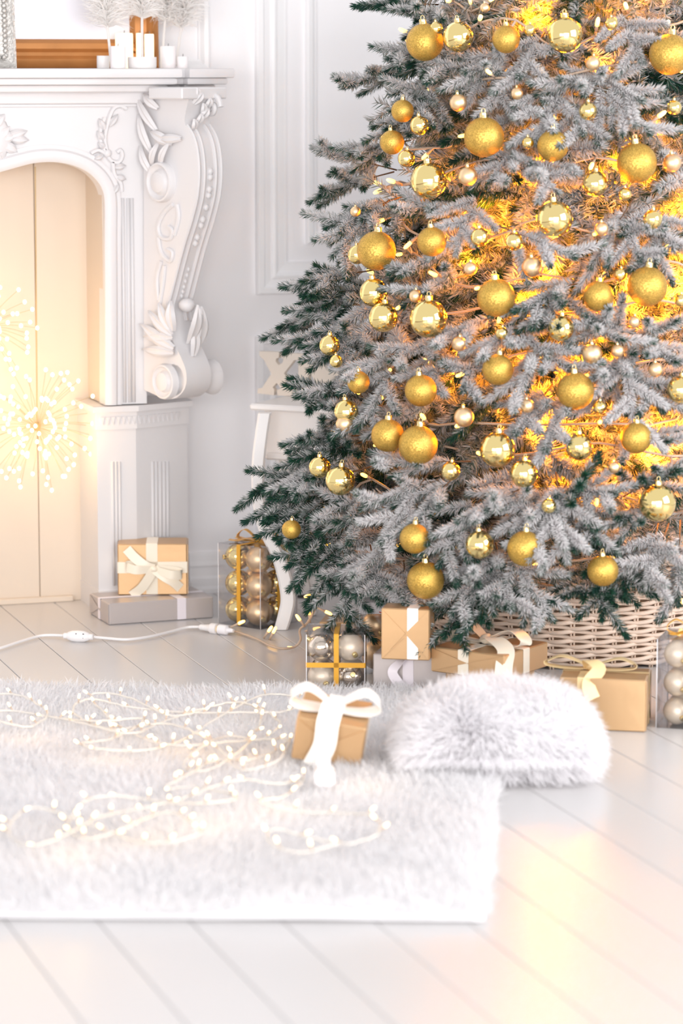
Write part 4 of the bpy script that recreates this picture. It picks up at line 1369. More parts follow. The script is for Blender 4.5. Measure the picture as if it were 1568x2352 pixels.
# ------------------------------------------------------------------ clear boxes of baubles
def clear_box(label, mw, size, bands, rib='goldrib'):
    t = thing('bauble_box', label, 'box', mw, 'clear boxes of baubles')
    sx, sy, sz = size; e = 0.0007
    for nm, c, s in (('wall', (sx / 2, 0, sz / 2), (sx, e, sz)), ('wall', (sx / 2, sy, sz / 2), (sx, e, sz)), ('wall', (0, sy / 2, sz / 2), (e, sy, sz)), ('wall', (sx, sy / 2, sz / 2), (e, sy, sz)),
                     ('lid', (sx / 2, sy / 2, sz), (sx, sy, e)), ('bottom', (sx / 2, sy / 2, e / 2), (sx, sy, e))):
        part('box_' + nm, MB().box(c, s), M['clear'], t, local=True)
    for (x, y) in ((0, 0), (sx, 0), (sx, sy), (0, sy)):
        part('box_edge', MB().tube([(x, y, 0), (x, y, sz)], 0.0009, 6), M['frost'], t, True, local=True)
    g = 0.0012
    for (ax, pos, w) in bands:
        if ax == 'x': k = [(pos, -g, 0.001), (pos, -g, sz + g), (pos, sy + g, sz + g), (pos, sy + g, 0.001)]; sd = Vector((1, 0, 0))
        elif ax == 'y': k = [(-g, pos, 0.001), (-g, pos, sz + g), (sx + g, pos, sz + g), (sx + g, pos, 0.001)]; sd = Vector((0, 1, 0))
        else: k = [(-g, -g, pos), (sx + g, -g, pos), (sx + g, sy + g, pos), (-g, sy + g, pos), (-g, -g, pos)]; sd = Vector((0, 0, 1))
        pl = []
        for p, q in zip(k[:-1], k[1:]):
            p, q = Vector(p), Vector(q); dd = (q - p).normalized() * 0.0012
            pl += [p + dd, q - dd]
        part('ribbon', MB().ribbon(pl, sd, w), M[rib], t, local=True)
    return t


def inbox(mw, c, r, kind, lab, grp):
    rot = Matrix.Rotation(random.uniform(-1.8, 1.8), 3, 'X') @ Matrix.Rotation(random.uniform(-1.5, 1.5), 3, 'Y') if kind in 'SC' else Matrix.Rotation(1.9, 3, 'X')
    bauble(mw @ Vector(c), r, kind, lab, grp, rot, False)


# tall box of twelve by the white table
a = fl(502, 1431); yw = math.radians(-45)
b = fl(609, 1448)
yw = yaw_of(a, b)
mA = xf(a, yw)
bA = clear_box('tall clear box of twelve gold baubles with a gold bow, by the white table', mA, (0.126, 0.126, 0.184), (('x', 0.062, 0.011), ('y', 0.063, 0.011)))
bow(bA, (0.062, 0.063, 0.186), (1, 0.4, 0), (-0.4, 1, 0), (0, 0, 1), 0.046, 0.018, M['goldrib'], tails=((-1, -0.2), (-0.9, 0.45), (0.8, 0.5)), lift=0.5, tail_len=1.4)
for iz, zn in enumerate(('bottom', 'middle', 'top')):
    for ix, xn in enumerate(('left', 'right')):
        for iy, yn in enumerate(('front', 'back')):
            kd = 'S' if (ix + iy) % 2 == 0 else 'M'
            lab = f"{'shiny' if kd == 'S' else 'matte'} gold bauble, {zn} layer, {yn} {xn} of the tall clear box"
            inbox(mA, (0.032 + 0.062 * ix, 0.032 + 0.062 * iy, 0.0315 + 0.0605 * iz), 0.0302, kd, lab, 'baubles in the tall clear box')
# wide box in front
a = fl(712, 1597); l = fl(675, 1577); r = fl(846, 1598)
yw = yaw_of(a, r) + 0.0
mB = xf(a + Vector((-0.004, 0.012, 0)), yw)
bB = clear_box('wide clear box of champagne baubles banded in gold ribbon, behind the small gift', mB, (0.117, 0.117, 0.122), (('x', 0.060, 0.010), ('z', 0.060, 0.010)))
for iz, zn in enumerate(('lower', 'upper')):
    for ix, xn in enumerate(('left', 'right')):
        for iy, yn in enumerate(('front', 'back')):
            kd = 'SC' if (ix + iy + iz) % 2 == 1 else 'MC'
            lab = f"{'shiny' if kd == 'SC' else 'matte'} champagne bauble, {zn} {yn} {xn} of the wide clear box"
            inbox(mB, (0.0295 + 0.058 * ix, 0.0295 + 0.058 * iy, 0.0305 + 0.0605 * iz), 0.0285, kd, lab, 'baubles in the wide clear box')
# box cut by the right edge
a = fl(1506, 1671); b = fl(1568, 1675)
mC = xf(a, yaw_of(a, b))
bC = clear_box('tall clear box of matte baubles cut by the right edge of the picture', mC, (0.118, 0.118, 0.172), (('x', 0.060, 0.012),))
bow(bC, (0.060, 0.055, 0.174), (1, 0.2, 0), (-0.2, 1, 0), (0, 0, 1), 0.05, 0.016, M['goldrib'], tails=((-1, -0.3),), lift=0.5)
part('box_post', MB().rbox((0.006, 0.003, 0.086), (0.009, 0.004, 0.170), 0.001), M['clear'], bC, local=True)
for iz, zn in enumerate(('bottom', 'middle', 'top')):
    for ix, xn in enumerate(('left', 'right')):
        for iy, yn in enumerate(('front', 'back')):
            inbox(mC, (0.034 + 0.052 * ix, 0.030 + 0.056 * iy, 0.0285 + 0.0555 * iz), 0.0262, 'MC', f"matte champagne bauble, {zn} layer, {yn} {xn} of the box at the right edge", 'baubles in the right edge box')
# dark box wedged behind the upright gift
a = fl(826, 1548)
mD = xf(a, math.radians(-18))
bD = clear_box('dim clear box of gold baubles wedged left of the upright gold gift', mD, (0.070, 0.068, 0.150), ())
part('printed_band', MB().box((0.035, -0.001, 0.138), (0.070, 0.0006, 0.022)), M['frost'], bD, local=True, label='white printed band with red script')
red = mat('red print', (0.55, 0.07, 0.03), 0.5)
for pts in ([(0.040, 0.131), (0.048, 0.129), (0.056, 0.131), (0.062, 0.134)], [(0.050, 0.143), (0.058, 0.146), (0.064, 0.148)], [(0.058, 0.142), (0.062, 0.139), (0.058, 0.136), (0.066, 0.135)]):
    part('script', MB().ribbon(smooth_path([(x, -0.0017, z) for x, z in pts], 4), Vector((0, 0, 1)), 0.0022, 0.0004), red, bD, local=True)
for iz, zn in enumerate(('lower', 'upper')):
    inbox(mD, (0.035, 0.034, 0.034 + 0.062 * iz), 0.031, 'M', f"{zn} matte gold bauble in the dim box left of the upright gift", 'baubles in the dim box')

# ------------------------------------------------------------------ fur rug and cushion
cr = [fl(-260, 2110), fl(1112, 2119), fl(1160, 1612), fl(-260, 1590)]
rug = thing('fur_rug', 'white shaggy fur rug with fairy lights lying on the floorboards', 'rug', cr[0].copy())


def bil(u, v): return (1 - u) * (1 - v) * np.array(cr[0])[None] + u * (1 - v) * np.array(cr[1])[None] + u * v * np.array(cr[2])[None] + (1 - u) * v * np.array(cr[3])[None]


def rug_h(x, y):
    return 0.016 + 0.006 * np.sin(x * 9 + 1.3 * np.sin(y * 7)) * np.sin(y * 8 + x * 3) + 0.003 * np.sin(x * 31 + y * 17)


nu, nv = 60, 50
gv = []; gf = []
for j in range(nv + 1):
    for i in range(nu + 1):
        p = bil(np.array([[i / nu]]), np.array([[j / nv]]))[0]
        e = min(i, nu - i, j, nv - j)
        gv.append((p[0], p[1], 0.001 + float(rug_h(p[0], p[1])) * min(1, e / 2.0 + 0.12)))
for j in range(nv):
    for i in range(nu):
        q = j * (nu + 1) + i; gf.append((q, q + 1, q + nu + 2, q + nu + 1))
mb = MB(); mb.add(gv, gf)
part('rug_backing', mb, M['rugback'], rug, True)
n = 95000
u = RNG.uniform(0, 1, (n, 1)); v = RNG.uniform(0, 1, (n, 1)) ** 1.0
p = bil(u, v)
p[:, 2] = rug_h(p[:, 0], p[:, 1]) - 0.002
nr = np.tile([0, 0, 1.0], (n, 1)) + np.concatenate([(u - 0.5) * np.clip((np.abs(u - 0.5) - 0.47) / 0.03, 0, 1) * 3, (v - 0.5) * np.clip((np.abs(v - 0.5) - 0.47) / 0.03, 0, 1) * 3, u * 0], 1)
fx_ = np.sin(p[:, 0] * 11 + 2 * np.sin(p[:, 1] * 5)); fy_ = np.cos(p[:, 1] * 9 + 2 * np.sin(p[:, 0] * 6))
comb = np.stack([fx_ * 0.8, fy_ * 0.8, np.full(n, 0.15)], 1)
fv, ff = strands(p, nr, 0.026, comb, 0.0022, 0.6, 0.4)
fv[:, 2] = np.maximum(fv[:, 2], 0.001)
o = obj('pile', np_mesh('pile', fv, ff, M['rug']), rug); o['kind'] = 'stuff'

# cushion: a soft squared pillow lying on the rug's corner
PC = fl(1140, 1770)
PC.z = 0.046
cush = thing('fur_cushion', 'white long haired fur cushion lying in front of the gifts', 'cushion', Vector((PC.x, PC.y, 0.0)))
PR = RT * 0.162; PF = Vector((-RT.y, RT.x, 0)) * 0.125


def pil(u, v, top):
    """u,v in -1..1"""
    e = np.maximum(np.abs(u), np.abs(v))
    prof = np.clip((1 - np.abs(u) ** 2.4) * (1 - np.abs(v) ** 2.4), 0, 1) ** 0.45
    pin = 1 - 0.10 * (1 - np.abs(v) ** 2) * np.abs(u) ** 3 * 0 - 0.05 * (np.abs(u * v)) ** 2
    x = u * pin; y = v * pin
    z = np.where(top, 0.088 * prof, -0.038 * prof)
    P = np.array(PC)[None] + x[:, None] * np.array(PR)[None] + y[:, None] * np.array(PF)[None]
    P = P.copy(); P[:, 2] += z + 0.018 * (y * 0.6)
    return P


N = 36
gu, gvv = np.meshgrid(np.linspace(-1, 1, N + 1), np.linspace(-1, 1, N + 1))
tp = pil(gu.ravel(), gvv.ravel(), np.ones(gu.size, bool)); bt = pil(gu.ravel(), gvv.ravel(), np.zeros(gu.size, bool))
fa = []
for j in range(N):
    for i in range(N):
        q = j * (N + 1) + i; fa.append((q, q + 1, q + N + 2, q + N + 1))
off = (N + 1) ** 2
fb = [tuple(off + k for k in f[::-1]) for f in fa]
mb = MB(); mb.add(list(tp) + list(bt), fa + fb)
part('cover', mb, M['fur'], cush, True)
n = 42000
u = RNG.uniform(-1, 1, n); v = RNG.uniform(-1, 1, n); top = RNG.uniform(0, 1, n) < 0.86
k = RNG.uniform(0, 1, n) < 0.12
u = np.where(k & (RNG.uniform(0, 1, n) < 0.5), np.sign(u) * 0.99, u); v = np.where(k & (np.abs(u) < 0.985), np.sign(v) * 0.99, v)
p0 = pil(u, v, top); h = 0.004
pu = pil(np.clip(u + h, -1, 1), v, top) - pil(np.clip(u - h, -1, 1), v, top); pv = pil(u, np.clip(v + h, -1, 1), top) - pil(u, np.clip(v - h, -1, 1), top)
nn = nrmz(np.cross(pu, pv)) * np.where(top, 1, -1)[:, None]
edge = np.clip((np.maximum(np.abs(u), np.abs(v)) - 0.8) / 0.2, 0, 1)[:, None]
outd = u[:, None] * np.array(PR.normalized())[None] + v[:, None] * np.array(PF.normalized())[None]
nn = nrmz(nn + outd * edge * 1.6)
ang = 2.2 * np.sin(u * 2.6 + 1.0) + 1.8 * np.cos(v * 3.1 + u)
comb = np.cos(ang)[:, None] * np.array(RT)[None] * 0.8 + np.sin(ang)[:, None] * np.array(FH)[None] * 0.6 + np.array([0, 0, -0.35])[None] + outd * 0.5 + np.array([0, 0, -1.3])[None] * edge
fv, ff = strands(p0, nn, 0.040, nrmz(comb), 0.0017, 0.62, 0.25)
fv[:, 2] = np.maximum(fv[:, 2], 0.004)
o = obj('fur', np_mesh('fur', fv, ff, M['fur']), cush); o['kind'] = 'stuff'

# ------------------------------------------------------------------ lights lying on the rug
wp = [(-40, 1598), (40, 1603), (108, 1634), (70, 1662), (0, 1660), (-40, 1642), (30, 1628), (150, 1648), (240, 1662), (330, 1655), (262, 1688), (188, 1706), (226, 1728), (330, 1722), (420, 1692), (500, 1650), (590, 1606),
      (650, 1592), (700, 1606), (650, 1640), (545, 1640), (430, 1630), (300, 1622), (205, 1612), (170, 1636), (250, 1668), (380, 1664), (470, 1700), (540, 1742), (625, 1722), (664, 1706), (640, 1750), (560, 1762), (500, 1742),
      (430, 1788), (380, 1812), (455, 1800), (545, 1832), (480, 1852), (400, 1842), (330, 1828), (258, 1832), (188, 1850), (158, 1890), (200, 1922), (280, 1912), (340, 1880), (392, 1858), (442, 1890), (462, 1922), (380, 1934),
      (300, 1922), (170, 1882), (70, 1862), (18, 1900), (60, 1936), (140, 1930), (230, 1880), (320, 1850), (420, 1832), (540, 1800), (640, 1800), (700, 1780), (655, 1830), (600, 1850), (690, 1860), (800, 1862), (862, 1882), (868, 1918),
      (800, 1930), (700, 1918), (632, 1912), (620, 1936), (690, 1950), (780, 1938)]
wp2 = [(120, 1640), (200, 1668), (300, 1690), (380, 1650), (470, 1622), (560, 1620), (640, 1660), (600, 1690), (520, 1690), (440, 1720), (340, 1700), (260, 1650), (210, 1600), (290, 1606), (400, 1640), (520, 1610), (600, 1640), (560, 1720),
       (480, 1760), (420, 1760), (470, 1720), (580, 1700), (660, 1690)]


def rpt(q, k):
    p = fl(*q, 0.040)
    return p + Vector((0, 0, 0.006 * math.sin(k * 1.7)))


RL = thing('rug_light_string', 'tangled string of warm white bulbs on clear cord lying across the fur rug', 'string lights', fl(400, 1700, 0.03))
P1 = smooth_path([rpt(q, i) for i, q in enumerate(wp)], 7)
P2 = smooth_path([rpt(q, i + 3) for i, q in enumerate(wp2)], 7)
for pp in (P1, P2):
    part('cord', MB().tube([p + Vector((rnd.uniform(-.003, .003), rnd.uniform(-.003, .003), 0)) for p in pp], 0.0020, 6), M['clearwire'], RL, True)
q = 0
for pp in (P1, P2):
    acc = 0
    for p0_, p1_ in zip(pp[:-1], pp[1:]):
        acc += (p1_ - p0_).length
        if acc > 0.057:
            acc = rnd.uniform(-0.02, 0.02)
            d = Vector((rnd.uniform(-1, 1), rnd.uniform(-1, 1), rnd.uniform(0.1, 1.2)))
            bulb(p1_, d, RL, BULBW, s=0.56); q += 1
part('plug', MB().rbox(fl(745, 1782, 0.045), (0.034, 0.05, 0.030), 0.006, Matrix.Rotation(-YAW, 3, 'Z')), M['frost'], RL)
part('plug', MB().rbox(fl(742, 1752, 0.045), (0.024, 0.03, 0.022), 0.005, Matrix.Rotation(-YAW, 3, 'Z')), M['frost'], RL)
for (x, y) in ((60, 1640), (250, 1680), (430, 1660), (560, 1680), (330, 1850), (480, 1830), (640, 1800), (840, 1742), (170, 1900)):
    point('bulb_light', fl(x, y, 0.075), 0.055, (1.0, 0.62, 0.25), 0.012)

# ------------------------------------------------------------------ power cord on the floor
cd = [fl(-30, 1496, 0.006), fl(0, 1489, 0.006), fl(45, 1474, 0.006), fl(90, 1461, 0.006), fl(120, 1459, 0.008), fl(146, 1460, 0.010)]
cd2 = [fl(214, 1463, 0.010), fl(245, 1466, 0.006), fl(290, 1469, 0.006), fl(340, 1463, 0.006), fl(395, 1450, 0.006), fl(430, 1441, 0.008), fl(458, 1440, 0.010)]
PCD = thing('power_cord', 'white power cord with an inline controller lying on the floorboards', 'cord', fl(180, 1465))
part('cable', MB().tube(smooth_path(cd, 5), 0.0034, 8), M['whiteplastic'], PCD, True)
part('cable', MB().tube(smooth_path(cd2, 5), 0.0034, 8), M['whiteplastic'], PCD, True)
c0, c1 = fl(146, 1460, 0.012), fl(214, 1463, 0.012)
ax_ = (c1 - c0)
rr = [0.0055, 0.007, 0.006, 0.007, 0.0065, 0.009, 0.0125, 0.0135, 0.0125, 0.009, 0.0065, 0.007, 0.006, 0.007, 0.0055]
tt = [0, .03, .05, .08, .12, .16, .3, .5, .7, .84, .88, .92, .95, .97, 1]
ctl = part('controller', MB().tube([c0 + ax_ * t for t in tt], rr, 14), M['whiteplastic'], PCD, True, 50)
for a_, b_ in ((.38, 1), (.62, 1), (.38, -1), (.62, -1)):
    part('screw_hole', MB().box(c0 + ax_ * a_ + Vector((0, -0.0125, 0.003 + 0.0045 * b_)), (0.003, 0.002, 0.002)), M['slit'], ctl)
c0, c1 = fl(458, 1440, 0.011), fl(536, 1449, 0.011); ax_ = c1 - c0
cn = part('connector', MB().tube([c0 + ax_ * t for t in (0, .05, .1, .3, .34, .36, .52, .53)], [.0045, .007, .0065, .0085, .0115, .0125, .0125, .009], 14), M['whiteplastic'], PCD, True, 50)
part('connector', MB().tube([c0 + ax_ * t for t in (.53, .58)], [.008, .008], 12), M['goldcream'], PCD, True, 50)
part('connector', MB().tube([c0 + ax_ * t for t in (.58, .60, .82, .86, 1.0)], [.011, .012, .011, .006, .004], 14), M['frost'], PCD, True, 50)

# ------------------------------------------------------------------ nesting tables
def sec(mb, pxs, D, w, wy=None):
    """square-sectioned leg through picture points at about one depth"""
    rows = []
    for (x, y, hw) in pxs:
        p = dp(x, y, D); rows.append((p, hw * D / F))
    cs = smooth_path([r[0] for r in rows], 4); rs = [v.x for v in smooth_path([Vector((r[1], 0, 0)) for r in rows], 4)]
    e1, e2 = w
    vs = []; fs = []
    for c, r in zip(cs, rs):
        ch = r * 0.72
        for a, b in ((-r, -ch), (-ch, -r), (ch, -r), (r, -ch), (r, ch), (ch, r), (-ch, r), (-r, ch)): vs.append(c + e1 * a + e2 * b)
    for i in range(len(cs) - 1):
        for k in range(8): fs.append((i * 8 + k, i * 8 + (k + 1) % 8, i * 8 + 8 + (k + 1) % 8, i * 8 + 8 + k))
    fs.append(tuple(range(7, -1, -1))); fs.append(tuple((len(cs) - 1) * 8 + k for k in range(8)))
    mb.add(vs, fs); return mb


def nest_table(label, zt, fl_px, fr_px, depth, legs, th=0.015, ap=0.09, width=0.40):
    A = fl(*fl_px, zt); B = fl(*fr_px, zt)
    ex = (B - A).normalized(); ey = Vector((-ex.y, ex.x, 0))
    t = thing('nesting_table', label, 'table', Vector((A.x, A.y, 0)), 'white nesting tables')
    R3 = Matrix(((ex.x, ey.x, 0), (ex.y, ey.y, 0), (0, 0, 1)))
    c = A + ex * width / 2 + ey * depth / 2
    part('table_top', MB().rbox((c.x, c.y, zt - th / 2), (width, depth, th), 0.004, R3), M['stool'], t)
    i = 0.022
    for nm, cc, ss in (('apron', A + ex * width / 2 + ey * (i + 0.004), (width - 0.07, 0.014, ap)), ('apron', A + ex * width / 2 + ey * (depth - i - 0.004), (width - 0.07, 0.014, ap)),
                       ('apron', A + ex * (i + 0.004) + ey * depth / 2, (0.014, depth - 0.07, ap)), ('apron', A + ex * (width - i - 0.004) + ey * depth / 2, (0.014, depth - 0.07, ap))):
        part(nm, MB().rbox((cc.x, cc.y, zt - th - ap / 2), ss, 0.002, R3), M['stool'], t)
    for (pxs, D) in legs:
        lg = part('leg', sec(MB(), pxs, D, (RT, FH)), M['stool'], t, True, 40)
        f = dp(pxs[-1][0], pxs[-1][1], D)
        part('foot_pad', MB().tube([(f.x, f.y, 0.0005), (f.x, f.y, 0.004)], pxs[-1][2] * D / F * 0.95, 12), M['dark'], lg)
    return t, A, ex, ey


lf = [(608, 948, 15), (600, 1000, 15), (593, 1066, 15), (593, 1142, 14), (608, 1215, 14.5), (642, 1285, 16), (661, 1365, 17), (655, 1410, 17), (645, 1444, 16)]
zt1 = 0.495
lr = [(x * 0.9 + 115, 948 + (y - 948) * 0.855 - 14, w * 0.93) for x, y, w in lf]
Dl = axial(fl(645, 1445)); Dr = axial(fl(698, 1372))
nt, A_, ex_, ey_ = nest_table('larger white nesting table with curved legs, letters standing on top', zt1, (572, 927), (717, 935), 0.20,
                              [(lf, Dl), (lr, Dr), ([(x + 330, y + 30, w) for x, y, w in lf], axial(fl(975, 1475))), ([(x + 330, y + 25, w) for x, y, w in lr], axial(fl(1010, 1395)))], ap=0.105)
sfl = [(x + 67, 1065 + (y - 948) * 0.697, w * 0.9) for x, y, w in lf]
nest_table('smaller white nesting table tucked under the larger one', 0.385, (608, 1041), (735, 1047), 0.17,
           [(sfl, axial(fl(712, 1412))), ([(x + 66, 1050 + (y - 948) * 0.61, w * 0.85) for x, y, w in lr], axial(fl(767, 1352))), ([(x + 230, y + 14, w) for x, y, w in sfl], axial(fl(942, 1430)))], ap=0.05, width=0.32)

# letters X and M
LP = fl(660, 909, zt1)
Ln = Vector((ex_.x, ex_.y, 0)); Lq = Vector((-ex_.y, ex_.x, 0))
LW = thing('letter_sign', 'cream wooden cut out letters X and M standing on the white table', 'sign', LP.copy())
L2 = lambda px, py: ((vp(px, py, LP, Lq) - LP).dot(Ln), vp(px, py, LP, Lq).z - LP.z)
zfix = min(L2(595, 903)[1], L2(720, 917)[1])


def lz(p): x, z = L2(*p); return (x, max(0.0, z - zfix * (z < 0.02)))


Xout = [(598, 806), (641, 808), (644, 809), (643, 821), (637, 823), (636, 830), (643, 838), (652, 832), (654, 824), (648, 821), (648, 809), (688, 812), (688, 826), (678, 827), (655, 857), (676, 888), (687, 892), (688, 912), (640, 908), (639, 895), (647, 892), (643, 884), (638, 879), (629, 889), (633, 894), (632, 907), (594, 903), (595, 892), (605, 890), (626, 858), (609, 826), (599, 817)]
Mout = [(688, 812), (690, 812), (692, 812), (736, 816), (752, 850), (768, 818), (800, 820), (800, 921), (778, 920), (776, 872), (756, 905), (744, 905), (716, 858), (712, 862), (711, 914), (688, 912)]
TL2 = frame_mtx(LP, Ln, Vector((0, 0, 1)), -Lq)
for nm, ol in (('letter_x', Xout), ('letter_m', Mout)):
    pts = [(x, max(z, 0.0005)) for x, z in [L2(*p) for p in ol]]
    me = filled([pts], 0.014, TL2); me.materials.append(M['sign'])
    obj(nm, me, LW)

# ------------------------------------------------------------------ sparkling lights in the firebox
def starburst(cpx, D_off, Rm, n, label, cable, seed):
    r = random.Random(seed)
    c = wl(*cpx, WY - D_off)
    t = thing('starburst_light', label, 'light', c.copy(), 'starburst lights in the firebox')
    part('hub', MB().blob(c, (0.008, 0.008, 0.010)), M['wire'], t, True)
    part('cable', MB().tube([c, c + Vector((0.002, 0.0, 0.2)), Vector((cable[0], c.y, cable[1]))], 0.0015, 6), M['wire'], t)
    for i in range(n):
        y = 1 - 2 * (i + 0.5) / n; a = i * 2.399963 + r.uniform(-0.3, 0.3); q = math.sqrt(1 - y * y)
        d = Vector((q * math.cos(a), q * math.sin(a) * 0.55, y)).normalized()
        L = Rm * r.uniform(0.72, 1.02)
        bend = Vector((r.uniform(-.1, .1), r.uniform(-.05, .05), -0.10))
        pts = smooth_path([c, c + d * L * 0.5, c + (d + bend).normalized() * L], 3)
        for p in pts:
            p.y = min(p.y, WY - 0.03)
        sp_ = part('spoke', MB().tube(pts, 0.00045, 4), M['wire'], t)
        for f in (1.0, r.uniform(0.35, 0.75)):
            p = pts[int(f * (len(pts) - 1))]
            o = bpy.data.objects.new('bulb', SPK); COL.objects.link(o); o.parent = sp_
            o.matrix_parent_inverse = Matrix.Identity(4); o.location = p
            # spokes carry room coordinates, their object matrix undoes the root's place
    return t, c


SPK = MB().blob((0, 0, 0), (0.0042, 0.0042, 0.0050), None, 8, 6).mesh('bulb', M['spark'], True)
ztop = fz(100, 385)
s1_, c1_ = starburst((85, 980), 0.12, 0.150, 62, 'starburst of tiny bulbs on thin wires hanging low in the firebox', (wx(80, 600, 0.1), ztop), 3)
s2_, c2_ = starburst((-32, 752), 0.12, 0.125, 46, 'starburst of tiny bulbs at the left edge, higher in the firebox', (wx(-30, 600, 0.1), ztop), 9)
for c_, w_ in ((c1_, 2.0), (c2_, 2.0)):
    for dx in (-0.06, 0.06):
        point('bulb_light', c_ + Vector((dx, -0.115, 0.0)), w_ * FIRE_W, (1.0, 0.58, 0.23), 0.03)
    point('bulb_light', c_ + Vector((0, 0.0, -0.07)), w_ * FIRE_W * 0.35, (1.0, 0.58, 0.23), 0.03)

# ------------------------------------------------------------------ things on the mantel
MT = MZ + 0.0005
def mp(px, y): return wl(px, 160, y).x      # room x of a picture column at depth y


FRY = WY - 0.03
x0, x1 = mp(-200, FRY), mp(359, FRY)
mr = thing('leaning_mirror', 'mirror in a brown gold frame leaning on the wall above the mantel', 'mirror', Vector(((x0 + x1) / 2, FRY, MT)))
fw_ = 0.066
PRF = [(0, 0), (0, 0.014), (0.008, 0.020), (0.020, 0.022), (0.028, 0.012), (0.036, 0.010), (0.044, 0.017), (0.056, 0.015), (0.064, 0.006), (0.066, 0)]
cz = [(x0, MT), (x1, MT), (x1, MT + 0.6), (x0, MT + 0.6)]
lean = lambda x, z: Vector((x, FRY - 0.012 + (z - MT) * 0.055, z))
paths = [lean(x, z) for x, z in cz]
dd_ = [Vector((1, 0, 1)), Vector((-1, 0, 1)), Vector((-1, 0, -1)), Vector((1, 0, -1))]
for i in range(4):
    j = (i + 1) % 4
    part('frame_rail', MB().sweep([paths[i], paths[j]], [dd_[i], dd_[j]], [Vector((0, -1, 0))] * 2, PRF), M['frame'], mr, True, 30)
part('mirror_glass', MB().prism([lean(x, z) + Vector((0, -0.004, 0)) for x, z in ((x0 + 0.06, MT + 0.06), (x1 - 0.06, MT + 0.06), (x1 - 0.06, MT + 0.55), (x0 + 0.06, MT + 0.55))], (0, 0.003, 0)), M['mirror'], mr)
for k in range(7):
    b_ = lean(x1 - 0.012, MT + 0.014) + Vector((0, -0.016, 0)); a_ = math.radians(92 + 14.0 * k)
    part('corner_leaf', leaf(MB(), b_, b_ + Vector((math.cos(a_), 0, math.sin(a_))) * 0.07, 0.016, (0, -1, 0), 0.008), M['frame'], mr, True)
# silver frame at the far left
SFY = FY - 0.02
xs = mp(36, SFY)
sf = thing('ornate_picture', 'ornate antique silver picture frame at the left edge of the mantel', 'picture frame', Vector((xs - 0.12, SFY, MT)))
cz = [(xs - 0.26, MT), (xs, MT), (xs, MT + 0.34), (xs - 0.26, MT + 0.34)]
for i in range(4):
    j = (i + 1) % 4
    ps = [Vector((x, SFY + (z - MT) * 0.1, z)) for x, z in (cz[i], cz[j])]
    rl = part('frame_rail', MB().sweep(ps, [dd_[i], dd_[j]], [Vector((0, -1, 0))] * 2, [(0, 0), (0, 0.012), (0.006, 0.014), (0.012, 0.010), (0.036, 0.008), (0.042, 0.012), (0.046, 0)]), M['silver'], sf, True, 30)
    n_ = int((ps[1] - ps[0]).length / 0.011)
    for k in range(n_):
        p_ = ps[0].lerp(ps[1], (k + 0.5) / n_)
        inn = dd_[i].lerp(dd_[j], (k + 0.5) / n_)
        inn = Vector(((1, 0, 0) if i == 3 else (-1, 0, 0) if i == 1 else (0, 0, 1) if i == 0 else (0, 0, -1)))
        for off_, rr_ in ((0.004, 0.0036), (0.024, 0.0060)):
            if min((p_ - ps[0]).length, (ps[1] - p_).length) < off_: continue
            part('frame_bead', MB().blob(p_ + inn * off_ + Vector((0, -0.010 - rr_ * 0.3, 0)), (rr_, rr_ * 0.7, rr_), None, 6, 4), M['silver'], rl, True)
part('picture', MB().box((xs - 0.13, SFY + 0.014, MT + 0.17), (0.18, 0.004, 0.26), Matrix.Rotation(-0.1, 3, 'X')), M['mirror'], sf)


def candle(px0, px1, py_top, y, lit, label, dish=0.0):
    xa_, xb_ = mp(px0, y), mp(px1, y); r = (xb_ - xa_) / 2 * math.cos(YAW) * 1.02; xm = (xa_ + xb_) / 2
    zt_ = wl((px0 + px1) / 2, py_top, y).z
    z0 = MT + dish
    t = thing('candle', label, 'candle', Vector((xm, y, z0)), 'candles on the mantel')
    part('wax', MB().lathe([(r * 0.97, z0), (r, z0 + 0.002), (r, zt_ - 0.003), (r * 0.95, zt_), (r * 0.8, zt_ - 0.002), (r * 0.4, zt_ - 0.004), (0, zt_ - 0.004)], 24, Matrix.Translation((xm, y, 0))), M['candlelit' if lit else 'candle'], t, True, 40)
    part('wick', MB().tube([(xm, y, zt_ - 0.005), (xm + 0.001, y, zt_ + 0.006)], 0.0009, 5), M['slit'], t)
    return t


def dish(px0, px1, py_top, y, label):
    xa_, xb_ = mp(px0, y), mp(px1, y); r = (xb_ - xa_) / 2 * math.cos(YAW); xm = (xa_ + xb_) / 2
    zt_ = wl((px0 + px1) / 2, py_top, y).z
    t = thing('candle_dish', label, 'dish', Vector((xm, y, MT)), 'white dishes on the mantel')
    part('bowl', MB().lathe([(r * 0.96, MT), (r, MT + 0.003), (r, zt_), (r * 0.9, zt_), (r * 0.88, MT + 0.006), (0, MT + 0.006)], 28, Matrix.Translation((xm, y, 0))), M['stool'], t, True, 40)


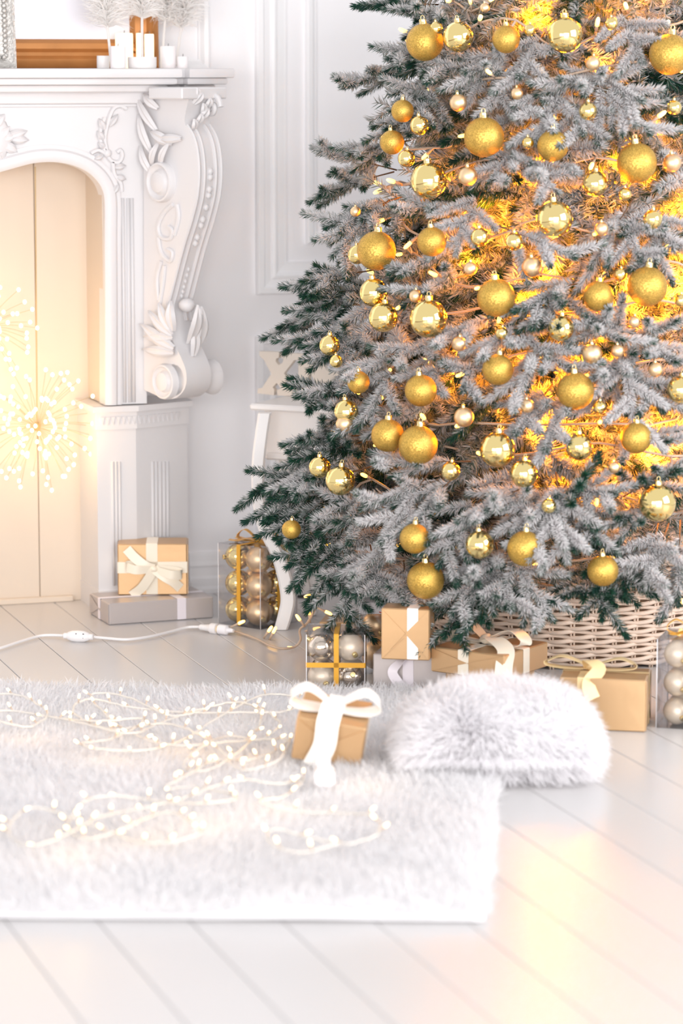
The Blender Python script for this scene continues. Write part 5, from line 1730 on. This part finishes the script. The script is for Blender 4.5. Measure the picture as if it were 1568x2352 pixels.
YB, YM, YF = FY + 0.10, FY + 0.03, FY - 0.045
candle(265, 306, 76, YB, True, 'tall lit cream candle left of the mantel group, before the gold frame')
candle(313, 327, 76, YB + 0.01, True, 'slim lit candle behind the white dish on the mantel')
candle(332, 354, 78, YB - 0.02, True, 'bright lit candle right of the slim one on the mantel')
candle(253, 289, 106, YF, False, 'short white candle at the front of the mantel, left of the dish')
candle(368, 404, 106, YM, False, 'pinkish white candle right of the wide dish on the mantel')
candle(407, 432, 130, YM - 0.02, False, 'low white candle at the right end of the mantel group')
dish(222, 252, 128, YM, 'small grey white dish before the end of the gold frame')
dish(293, 360, 131, YF + 0.02, 'wide white dish in front of the lit candles')
# feathery plumes in a slim vase
def plume(px, pyb, pyt, lean_, y, label, seed):
    r = np.random.default_rng(seed)
    b = Vector((mp(px, y), y, MT + 0.004)); tz = wl(px, pyt, y).z
    tipp = Vector((mp(px, y) + lean_, y - 0.01, tz))
    z1 = wl(px, pyb, y).z
    t = thing('feather_plume', label, 'plume', b.copy(), 'white plumes on the mantel')
    mid = Vector((b.x + lean_ * 0.25, y, z1))
    sp_ = smooth_path([b, mid, mid.lerp(tipp, 0.5) + Vector((lean_ * -0.1, 0, 0.01)), tipp], 8)
    part('stem', MB().tube(sp_, 0.003, 6), M['plume'], t, True)
    n_ = 1500
    sv = r.uniform(0.36, 1.0, n_); idx = np.minimum((sv * (len(sp_) - 1)).astype(int), len(sp_) - 2)
    arr = np.array([tuple(v) for v in sp_])
    base = arr[idx] + (arr[idx + 1] - arr[idx]) * ((sv * (len(sp_) - 1)) % 1)[:, None]
    a_ = r.uniform(0, 2 * np.pi, n_)
    nr_ = np.stack([np.cos(a_), np.sin(a_) * 0.5, r.uniform(0.2, 0.8, n_)], 1)
    v_, f_ = strands(base, nrmz(nr_), 0.055, np.tile([0.0, 0, -0.55], (n_, 1)), 0.0030, 0.45, 0.25)
    v_[:, 1] = np.minimum(v_[:, 1], WY - 0.02)
    o_ = obj('fluff', np_mesh('fluff', v_, f_, M['plume']), t); o_['kind'] = 'stuff'


plume(256, 70, -60, -0.03, YF + 0.02, 'white feathery plume leftmost on the mantel, hanging over the frame', 1)
plume(327, 50, -90, 0.0, YF + 0.03, 'white feathery plume standing in the wide dish', 2)
plume(372, 55, -70, 0.03, YM + 0.02, 'white feathery plume behind the pinkish white candle', 3)
plume(404, 70, -50, 0.05, YM + 0.02, 'white feathery plume rightmost on the mantel, near the wall panel', 4)
